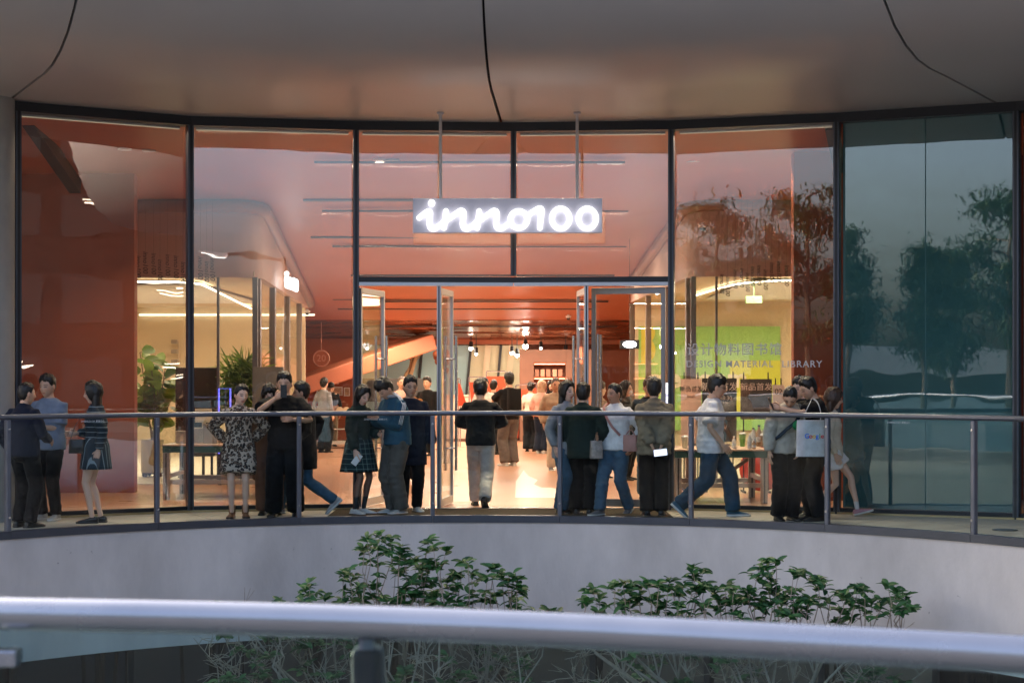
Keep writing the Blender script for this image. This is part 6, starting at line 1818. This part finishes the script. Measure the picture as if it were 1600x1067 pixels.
p7 = person('bespectacled man in long black jacket and jeans striding behind the phone taker', 474, 21.3, 1.68, -84, head=(0, 4, 0), top=dict(m=K_black, name='jacket', sleeve=1, hem=.62, ease=.05, flare=.03), bottom=dict(kind='trousers', m=K_jeans, w=.006), shoe=S_grey, lf=(-.07, -.38, .10, 42), rf=(.07, .30, 0, 0), drop=.05, ra=(.22, -.12, .92), la=(-.22, .16, .92), glasses=True, seed=7)
p8 = person('long-haired girl in dark sweater and plaid skirt looking down', 561, 20.6, 1.61, 55, fem=True, hair='long', hair_len=.34, head=(10, 24, 0), top=dict(m=K_dkgreen, name='sweater', sleeve=1, hem=.80, ease=.046, wide=.022, fold=.014), bottom=dict(kind='skirt', m=M_plaid, hem=.56, flare=.085, pleat=.05, npleat=13, ease=.03, tights=(.20, .115, .085), socks=(.02, .028, .034), sock_z=.23), shoe=S_white, ra=(.22, .12, .82), la=(-.12, .24, 1.05), seed=8)
phone(p8, 'r', 'white-backed phone hanging by a ring from the plaid-skirted girl', (.25, -1, 0), M_white, (.075, .15, .010), MATS['white_paint'], (.6, 0, .8), .12)
p9 = person('boy in blue track jacket with white shoulder stripes bent over a phone', 621, 20.6, 1.74, -52, hair='fringe', lean=10, head=(0, 34, 0), top=dict(m=K_track, name='jacket', sleeve=1, hem=.84, ease=.046, wide=.016, collar=.4), bottom=dict(kind='trousers', m=K_cargo, w=.032, fold=.018), shoe=S_grey, la=(-.02, .31, 1.17), ra=(.06, .31, 1.17), finger=1.0, seed=9)
phone(p9, 'l', 'dark phone held low by the boy in the track jacket', (.6, .6, .7), along=.10)
# three white stripes from collar to elbow on the track jacket, and the grey hood
J = p9; s = J['s']
for k in range(3):
    pts = []
    o3 = (k - 1) * .020
    for u in np.linspace(0, 1, 12):
        if u < .4:
            q = J['neck'].lerp(J['Lsh'], u / .4) + Vector((0, .02 + o3, .052 - .012 * u))
            q = q + Vector((-.02 * u, 0, .012))
        else:
            w_ = (u - .4) / .6; d_ = (J['lE'] - J['Lsh']).normalized(); q = J['Lsh'].lerp(J['lE'], w_ * .95)
            outv = Vector((-1, 0, .25)); outv = (outv - d_ * outv.dot(d_)).normalized(); sd_ = d_.cross(outv).normalized()
            q = q + outv * (.085 - .010 * w_) - sd_ * o3 * -1
        pts.append(tuple(q * s))
    mb = MB(); mb.tube(pts, [(.006, .006)] * 12, 6); fast_obj('sleeve_stripe', mb.v, mb.f, K_white, J['root'])
mb = MB(); mb.tube([tuple((J['T']((.085 * math.cos(a), .02 + .075 * math.sin(a), 1.44 + .015 * math.sin(a)))) * s) for a in [2 * math.pi * j / 16 for j in range(16)]], .022, 8, closed=True); fast_obj('hood', mb.v, mb.f, K_grey, J['root'])
p10 = person('bespectacled man in long navy coat behind the track jacket boy', 640, 21.6, 1.70, 14, head=(-6, 2, 0), top=dict(m=K_navy, name='coat', sleeve=1, hem=.60, ease=.052, flare=.03), bottom=dict(kind='trousers', m=K_black2, w=.006), shoe=S_white, glasses=True, la=(-.28, .08, .84), ra=(.24, .05, .86), build=1.05, seed=10)
p11 = person('man in black tee and off-white trousers walking in through the doors', 751, 22.45, 1.69, 178, hair='fringe', head=(-6, 14, 0), top=dict(m=K_black, sleeve=.75, hem=.84, ease=.05, wide=.024), bottom=dict(kind='trousers', m=K_offw, w=.022), shoe=S_black, la=(-.08, .28, 1.08), ra=(.08, .28, 1.08), lpole=(-1, -.35, -.3), rpole=(1, -.35, -.3), lf=(-.08, .24, 0, 0), rf=(.07, -.26, .045, 38), drop=.025, seed=11)
p12 = person('woman with long straight black hair and grey collar beside the doors', 884, 21.35, 1.64, 40, fem=True, hair='long', hair_len=.46, head=(-4, 2, 0), top=dict(m=K_grey, name='jacket', sleeve=1, hem=.72, ease=.05, collar=.7), bottom=dict(kind='trousers', m=K_jeans, w=.03), shoe=S_black, seed=12)
p13 = person('short man in bottle-green jacket seen from behind at the railing post', 911, 20.6, 1.61, 172, hair='fringe', head=(0, 2, 0), top=dict(m=K_dkgreen, name='jacket', sleeve=1, hem=.74, ease=.055, wide=.014, collar=.6), bottom=dict(kind='trousers', m=K_black2, w=.034), shoe=S_black, la=(-.24, .12, .92), ra=(.24, .12, .92), build=1.10, seed=13)
p14 = person('tanned man in white shirt and jeans with a pink bag stepping out', 962, 21.1, 1.63, -36, skin=SKIN_T, hair='crop', head=(16, 2, 0), top=dict(m=K_white, sleeve=1, hem=.86, ease=.040, collar=.5, fold=.016), bottom=dict(kind='trousers', m=K_jeans, w=.012), shoe=S_dgrey, ra=(.16, .20, 1.02), la=(-.25, -.02, .90), rf=(.08, .26, 0, 0), lf=(-.07, -.20, .02, 22), drop=.02, build=1.06, seed=14)
p15 = person('man in khaki jacket from behind holding a lit phone at his back', 1022, 20.6, 1.67, 178, hair='fringe', head=(0, 4, 0), top=dict(m=K_khaki, name='jacket', sleeve=1, hem=.77, ease=.060, wide=.016, collar=.7, fold=.018), bottom=dict(kind='trousers', m=K_black2, w=.026), shoe=S_black, la=(-.03, -.24, .86), ra=(.07, -.24, .84), lpole=(-1, -.2, -.2), rpole=(1, -.2, -.2), finger=1.0, build=1.08, seed=15)
phone(p15, 'r', 'phone with glowing white screen held behind the khaki jacket', (0, -1, 0), mat('phone_blue', (.05, .06, .3), .3), (.085, .17, .012), emit('phone_screen', (.85, .9, 1.0), .9), (1, 0, .12), .06, (.0, -.06, -.02))
p16 = person('bespectacled man in white tee and jeans walking to the right', 1110, 20.35, 1.76, 88, hair='fringe', head=(2, 8, 0), lean=4, top=dict(m=K_white, sleeve=.55, hem=.80, ease=.050, wide=.022, fold=.016), bottom=dict(kind='trousers', m=K_jeans2, w=.030), shoe=S_blue, lf=(-.06, .27, 0, 0), rf=(.06, -.36, .075, 42), drop=.045, ra=(.23, .13, .86), la=(-.22, -.02, .88), glasses=True, seed=16)
p17 = person('man in beige shirt with crossbody strap bowing his head at the railing', 1226, 20.12, 1.66, 14, hair='crop', lean=16, side=-4, head=(24, 34, 8), top=dict(m=K_beige, sleeve=1, hem=.82, ease=.048, collar=.6, fold=.018, wide=.010), bottom=dict(kind='trousers', m=K_black2, w=.030), shoe=S_black, ra=(.25, .12, .84), la=(-.10, .20, .86), glasses=True, build=1.10, seed=17)
p18 = person('man in black tee with a white tote reaching out a phone to the left', 1275, 20.3, 1.71, -74, hair='short', head=(0, 20, 0), lean=4, top=dict(m=K_black, sleeve=.55, hem=.82, ease=.044, wide=.016), bottom=dict(kind='trousers', m=K_black2, w=.036), shoe=S_black, la=(-.08, .50, 1.33), ra=(.06, .48, 1.33), finger=1.0, build=1.08, seed=18)
phone(p18, 'l', 'dark phone held out by the man with the white tote', (.9, .1, .35), along=.09, off=(-.02, 0, .03))
p19 = person('woman with a white headband and white socks behind the two bowed men', 1254, 20.95, 1.70, -50, fem=True, hair='short', head=(0, 12, 0), top=dict(m=K_black, sleeve=.8, hem=.80, ease=.04), bottom=dict(kind='shorts', m=K_black, to=.6, w=.02, socks=(.6, .6, .6), sock_z=.26), shoe=S_black, seed=19)
mb = MB(); J = p19; s = J['s']; mb.tube([tuple((J['hc'] + J['Mh'] @ Vector((.094 * math.sin(a), .0 + .02 * math.cos(a), .03 + .122 * math.cos(a)))) * s) for a in np.linspace(-1.5, 1.5, 14)], .010, 6); fast_obj('headband', mb.v, mb.f, K_white, J['root'])
p20 = person('girl in white shorts and pink sneakers stepping out to the right', 1299, 20.9, 1.60, 84, fem=True, hair='bob', hair_m=M_hair_b, hair_len=.16, head=(0, 6, 0), top=dict(m=K_cream, sleeve=.9, hem=.82, ease=.03), bottom=dict(kind='shorts', m=K_white, to=.55, w=.015, socks=(.6, .6, .6), sock_z=.2), shoe=S_pink, lf=(-.06, .34, .02, -14), rf=(.06, -.24, .05, 34), drop=.05, seed=20)
mb = MB(); J = p17; s = J['s']
pts = [J['T'](p) for p in ((-.12, -.02, 1.435), (-.11, .115, 1.40), (-.03, .176, 1.27), (.06, .183, 1.15), (.15, .15, 1.02), (.215, .03, .95))]
mb.tube([tuple(q * s) for q in pts], [(.008, .022)] * 6, 8)
fast_obj('crossbody_strap', mb.v, mb.f, cloth('strap_navy', (.02, .03, .05)), J['root'])
mb = MB(); c = J['T']((-.05, .198, 1.22)); n_ = (J['T']((-.05, .30, 1.22)) - c).normalized(); mb.cyl(tuple((c - n_ * .004) * s), tuple((c + n_ * .008) * s), .062 * s, k=24); fast_obj('round_badge', mb.v, mb.f, mat('badge_green', (.02, .32, .10), .6, 0, .3, .35, 25), J['root'])

# ---- bags and small things carried
def soft_bag(name, label, c, size, m, rz=0.0, strap=None, strap_m=None, taper=.9, bulge=.25, cat='bag', vox=.01):
    t = thing(name, label, cat, c, rz)
    w, d, h = size; rings = []
    for i in range(9):
        u = i / 8; z = -h / 2 + h * u; k = (1 + bulge * math.sin(math.pi * u)) * (taper + (1 - taper) * (1 - u))
        rings.append([Vector((w / 2 * (1.0 if u < .99 else .98) * math.copysign(abs(math.cos(a)) ** .5, math.cos(a)) * (1 - .06 * u), d / 2 * k * math.copysign(abs(math.sin(a)) ** .6, math.sin(a)), z)) for a in [2 * math.pi * j / 28 for j in range(28)]])
    mb = MB(); mb.loft(rings); mk('bag_body', mb, m, t, local=True, autos=50)
    if strap:
        for st_ in strap:
            mb = MB(); pts = smooth_path([tuple(Vector(q)) for q in st_], 5); mb.tube([tuple(q) for q in pts], [(.004, .013)] * len(pts), 6); mk('strap', mb, strap_m or m, t, local=True)
    return t
c = wpos(p3, (-.10, .20, .93))
soft_bag('shoulder_bag', 'black leather shoulder bag of the woman in the striped dress', c, (.20, .11, .16), mat('leather_bag', (.010, .009, .010), .4, 0, .5, .3, 20), R(8), [[(-.08, 0, .07), (-.02, .0, .25), (.14, .05, .47)], [(.08, 0, .07), (.12, .0, .25), (.17, .05, .47)]])
phone(p3, 'l', 'dark wallet in the hanging hand of the woman in the striped dress', (0, -1, 0), mat('wallet', (.03, .035, .045), .5), (.10, .17, .014), mat('wallet', (.03, .035, .045)), (.15, 0, 1), .13)
ty = on_rail(1270, RRg).y + 0.10
c = Vector((PX(1270, ty), ty, (PZ(656, ty) + PZ(713, ty)) / 2))
K_tote = cloth('tote_canvas', (.52, .55, .57), .8)
tt = soft_bag('tote_bag', 'white canvas tote bag with coloured lettering on the shoulder of the black tee', c, (.40, .07, .425), K_tote, R(3), [[(-.105, -.02, .20), (-.100, -.02, .28), (-.03, .04, .40), (.03, .20, .45)], [(.085, -.02, .20), (.088, -.02, .30), (.07, .05, .41), (.05, .20, .46)]], taper=1.0, bulge=.12)
cols = [('G', (.05, .19, .78)), ('o', (.70, .05, .04)), ('o', (.85, .50, .02)), ('g', (.05, .19, .78)), ('l', (.03, .35, .09)), ('e', (.70, .05, .04))]
xw = -.108
adv = [.052, .040, .040, .040, .0185, .038]
for (ch, cl), a_ in zip(cols, adv):
    o = text_obj('letter', ch, .078, facing((xw, -.0455, .025)), mat('letter_%s%d' % (ch, int(cl[0] * 100)), cl, .7), None, .001, 'LEFT', .0012); o.parent = tt; xw += a_
# pink bag, its strap, clear carrier bag
c = wpos(p14, (-.24, -.06, .99))
c = Vector((PX(985, 21.0), 21.0, PZ(692, 21.0)))
soft_bag('pink_bag', 'dusty pink handbag hanging beside the man in white shirt', c, (.19, .09, .20), mat('leather_pink', (.42, .20, .17), .5, 0, .5, .15, 12), R(-20), [[(-.07, 0, .09), (-.13, .0, .20)], [(.06, 0, .09), (.0, .02, .16), (-.07, .0, .09)]])
mb = MB(); J = p14; s = J['s']
pts = [J['T'](p) for p in ((.12, .02, 1.435), (.11, .12, 1.39), (.03, .166, 1.25), (-.06, .168, 1.13), (-.15, .13, 1.03))]
mb.tube([tuple(q * s) for q in pts], [(.006, .016)] * 5, 8); fast_obj('bag_strap', mb.v, mb.f, mat('strap_pink', (.48, .22, .20), .6), J['root'])
c = hand_point(p14, 'r', .07); soft_bag('carrier_bag', 'crumpled clear carrier bag in the hand of the man in white shirt', (c.x, c.y - .02, c.z - .15), (.16, .10, .22), mat('clear_film', (.36, .30, .27), .2, 0, .6, .4, 18, .5, 30), R(15), [[(-.03, 0, .10), (.0, .01, .16), (.03, 0, .10)]], taper=.55, bulge=.4)

# ------------------------------------------------------------------ people inside the shop
IG = 'people inside the shop'
i1 = person('man in black tee with a backpack inside the shop, hand at his chin', 796, 33.0, 1.79, -152, hair='short', top=dict(m=K_black, sleeve=.55, hem=.86, ease=.035), bottom=dict(kind='trousers', m=cloth('taupe', (.13, .10, .085)), w=.035), shoe=S_white, la=(-.03, .24, 1.34), ra=(.05, .25, 1.30), lpole=(-.8, .2, -.8), vox=.016, group=IG, seed=31)
bp = wpos(i1, (0, -.19, 1.22)); soft_bag('backpack', 'black backpack worn inside the shop', bp, (.28, .16, .42), K_black, i1['root'].rotation_euler.z, [[(-.09, .06, .18), (-.12, .20, .19), (-.12, .26, .02)], [(.09, .06, .18), (.12, .20, .19), (.12, .26, .02)]], cat='backpack')
person('woman in dark vest with pulled-up hair before the red counter', 829, 39.6, 1.60, 168, fem=True, hair='bun', top=dict(m=K_cream, sleeve=1, hem=.95), bottom=dict(kind='trousers', m=K_black2, w=.05), vox=.02, group=IG, seed=32)
person('blond woman in pink sweater and wide navy trousers inside the shop', 846, 38.6, 1.64, 150, fem=True, hair='long', hair_m=M_hair_l, hair_len=.40, top=dict(m=K_pinkc, sleeve=1, hem=.86, ease=.05), bottom=dict(kind='trousers', m=K_navy, w=.055), shoe=S_white, vox=.02, group=IG, seed=33)
person('dark-haired woman looking at a glowing phone beside the blond woman', 861, 41.0, 1.66, 12, fem=True, hair='long', head=(10, 24, 0), top=dict(m=K_black, sleeve=1, hem=.8), bottom=dict(kind='trousers', m=K_black2, w=.03), la=(-.05, .3, 1.25), ra=(.05, .3, 1.25), vox=.02, group=IG, seed=34)
person('grey-haired man in open tan jacket facing out of the shop', 868, 31.4, 1.69, 12, hair='crop', hair_m=M_hair_g, skin=SKIN_T, top=dict(m=K_tan, name='jacket', sleeve=1, hem=.80, ease=.05), bottom=dict(kind='trousers', m=K_cream, w=.02), shoe=S_dgrey, vox=.016, group=IG, seed=35, build=1.06)
person('shop assistant in dark vest and white sleeves behind the entering man', 757, 36.5, 1.68, 8, hair='short', top=dict(m=K_offw, sleeve=1, hem=.86), bottom=dict(kind='trousers', m=K_black2, w=.02), vox=.02, group=IG, seed=36)
person('dark-clad visitor just left of the backpack wearer', 771, 38.0, 1.64, 160, hair='short', top=dict(m=K_black, sleeve=1, hem=.82), bottom=dict(kind='trousers', m=K_black2, w=.03), vox=.02, group=IG, seed=37)
person('man in black jacket with a red lanyard before the peach counter', 668, 37.5, 1.71, -24, hair='short', top=dict(m=K_black, name='jacket', sleeve=1, hem=.80, ease=.05), bottom=dict(kind='trousers', m=K_black2, w=.02), ra=(.2, .26, 1.02), vox=.02, group=IG, seed=38)
person('close-cropped man in peach shirt far left in the doorway', 627, 36.0, 1.72, 20, hair='crop', hair_m=M_hair_g, top=dict(m=K_pinkc, sleeve=1, hem=.84), bottom=dict(kind='trousers', m=K_khaki, w=.02), vox=.02, group=IG, seed=39)
person('woman in orange jacket behind the girl and boy sharing a phone', 641, 27.5, 1.66, 170, fem=True, hair='bun', hair_m=M_hair_b, top=dict(m=K_orange, name='jacket', sleeve=1, hem=.78, ease=.05), bottom=dict(kind='trousers', m=K_black2, w=.02), vox=.018, group=IG, seed=40)
person('curly-haired visitor bent over the glass display case', 517, 42.6, 1.60, 10, hair='fringe', head=(0, 28, 0), top=dict(m=K_black, sleeve=1, hem=.82), bottom=dict(kind='trousers', m=K_khaki, w=.02), vox=.02, group=IG, seed=41)
i12 = person('masked woman in black puffer jacket seen through the ajar door leaf', 977, 28.4, 1.63, 66, fem=True, hair='long', hair_len=.30, top=dict(m=cloth('puffer', (.016, .016, .018), .5), name='jacket', sleeve=1, hem=.72, ease=.07, wide=.03, fold=.03), bottom=dict(kind='trousers', m=K_black2, w=.01), vox=.016, group=IG, seed=42)
mb = MB(); J = i12; s = J['s']; mb.ball(tuple((J['hc'] + J['Mh'] @ Vector((0, .072, -.048))) * s), (.045, .040, .042), 12, 8); fast_obj('face_mask', mb.v, mb.f, K_white, J['root'])
person('visitor in dark top and jeans just inside the glass behind the khaki jacket', 1014, 24.1, 1.70, 4, hair='fringe', hair_m=M_hair_b, head=(0, 20, 0), top=dict(m=K_black, sleeve=1, hem=.84), bottom=dict(kind='trousers', m=K_jeans2, w=.02), vox=.016, group=IG, seed=43)
person('visitor with pulled-up hair far back on the left under the beam', 506, 39.0, 1.70, 150, fem=True, hair='bun', top=dict(m=K_grey, sleeve=1, hem=.8), bottom=dict(kind='trousers', m=K_black2, w=.03), vox=.02, group=IG, seed=44)
person('brown-haired visitor between the right door posts', 937, 29.0, 1.62, 120, fem=True, hair='short', hair_m=M_hair_b, top=dict(m=K_tan, sleeve=1, hem=.8), bottom=dict(kind='trousers', m=K_black2, w=.03), vox=.02, group=IG, seed=45)
person('red-haired visitor behind the long-haired woman at the rear', 889, 40.5, 1.68, 30, fem=True, hair='short', hair_m=mat('hair_red', (.11, .03, .015), .45), top=dict(m=K_brown, sleeve=1, hem=.8), bottom=dict(kind='trousers', m=K_black2, w=.03), vox=.02, group=IG, seed=46)
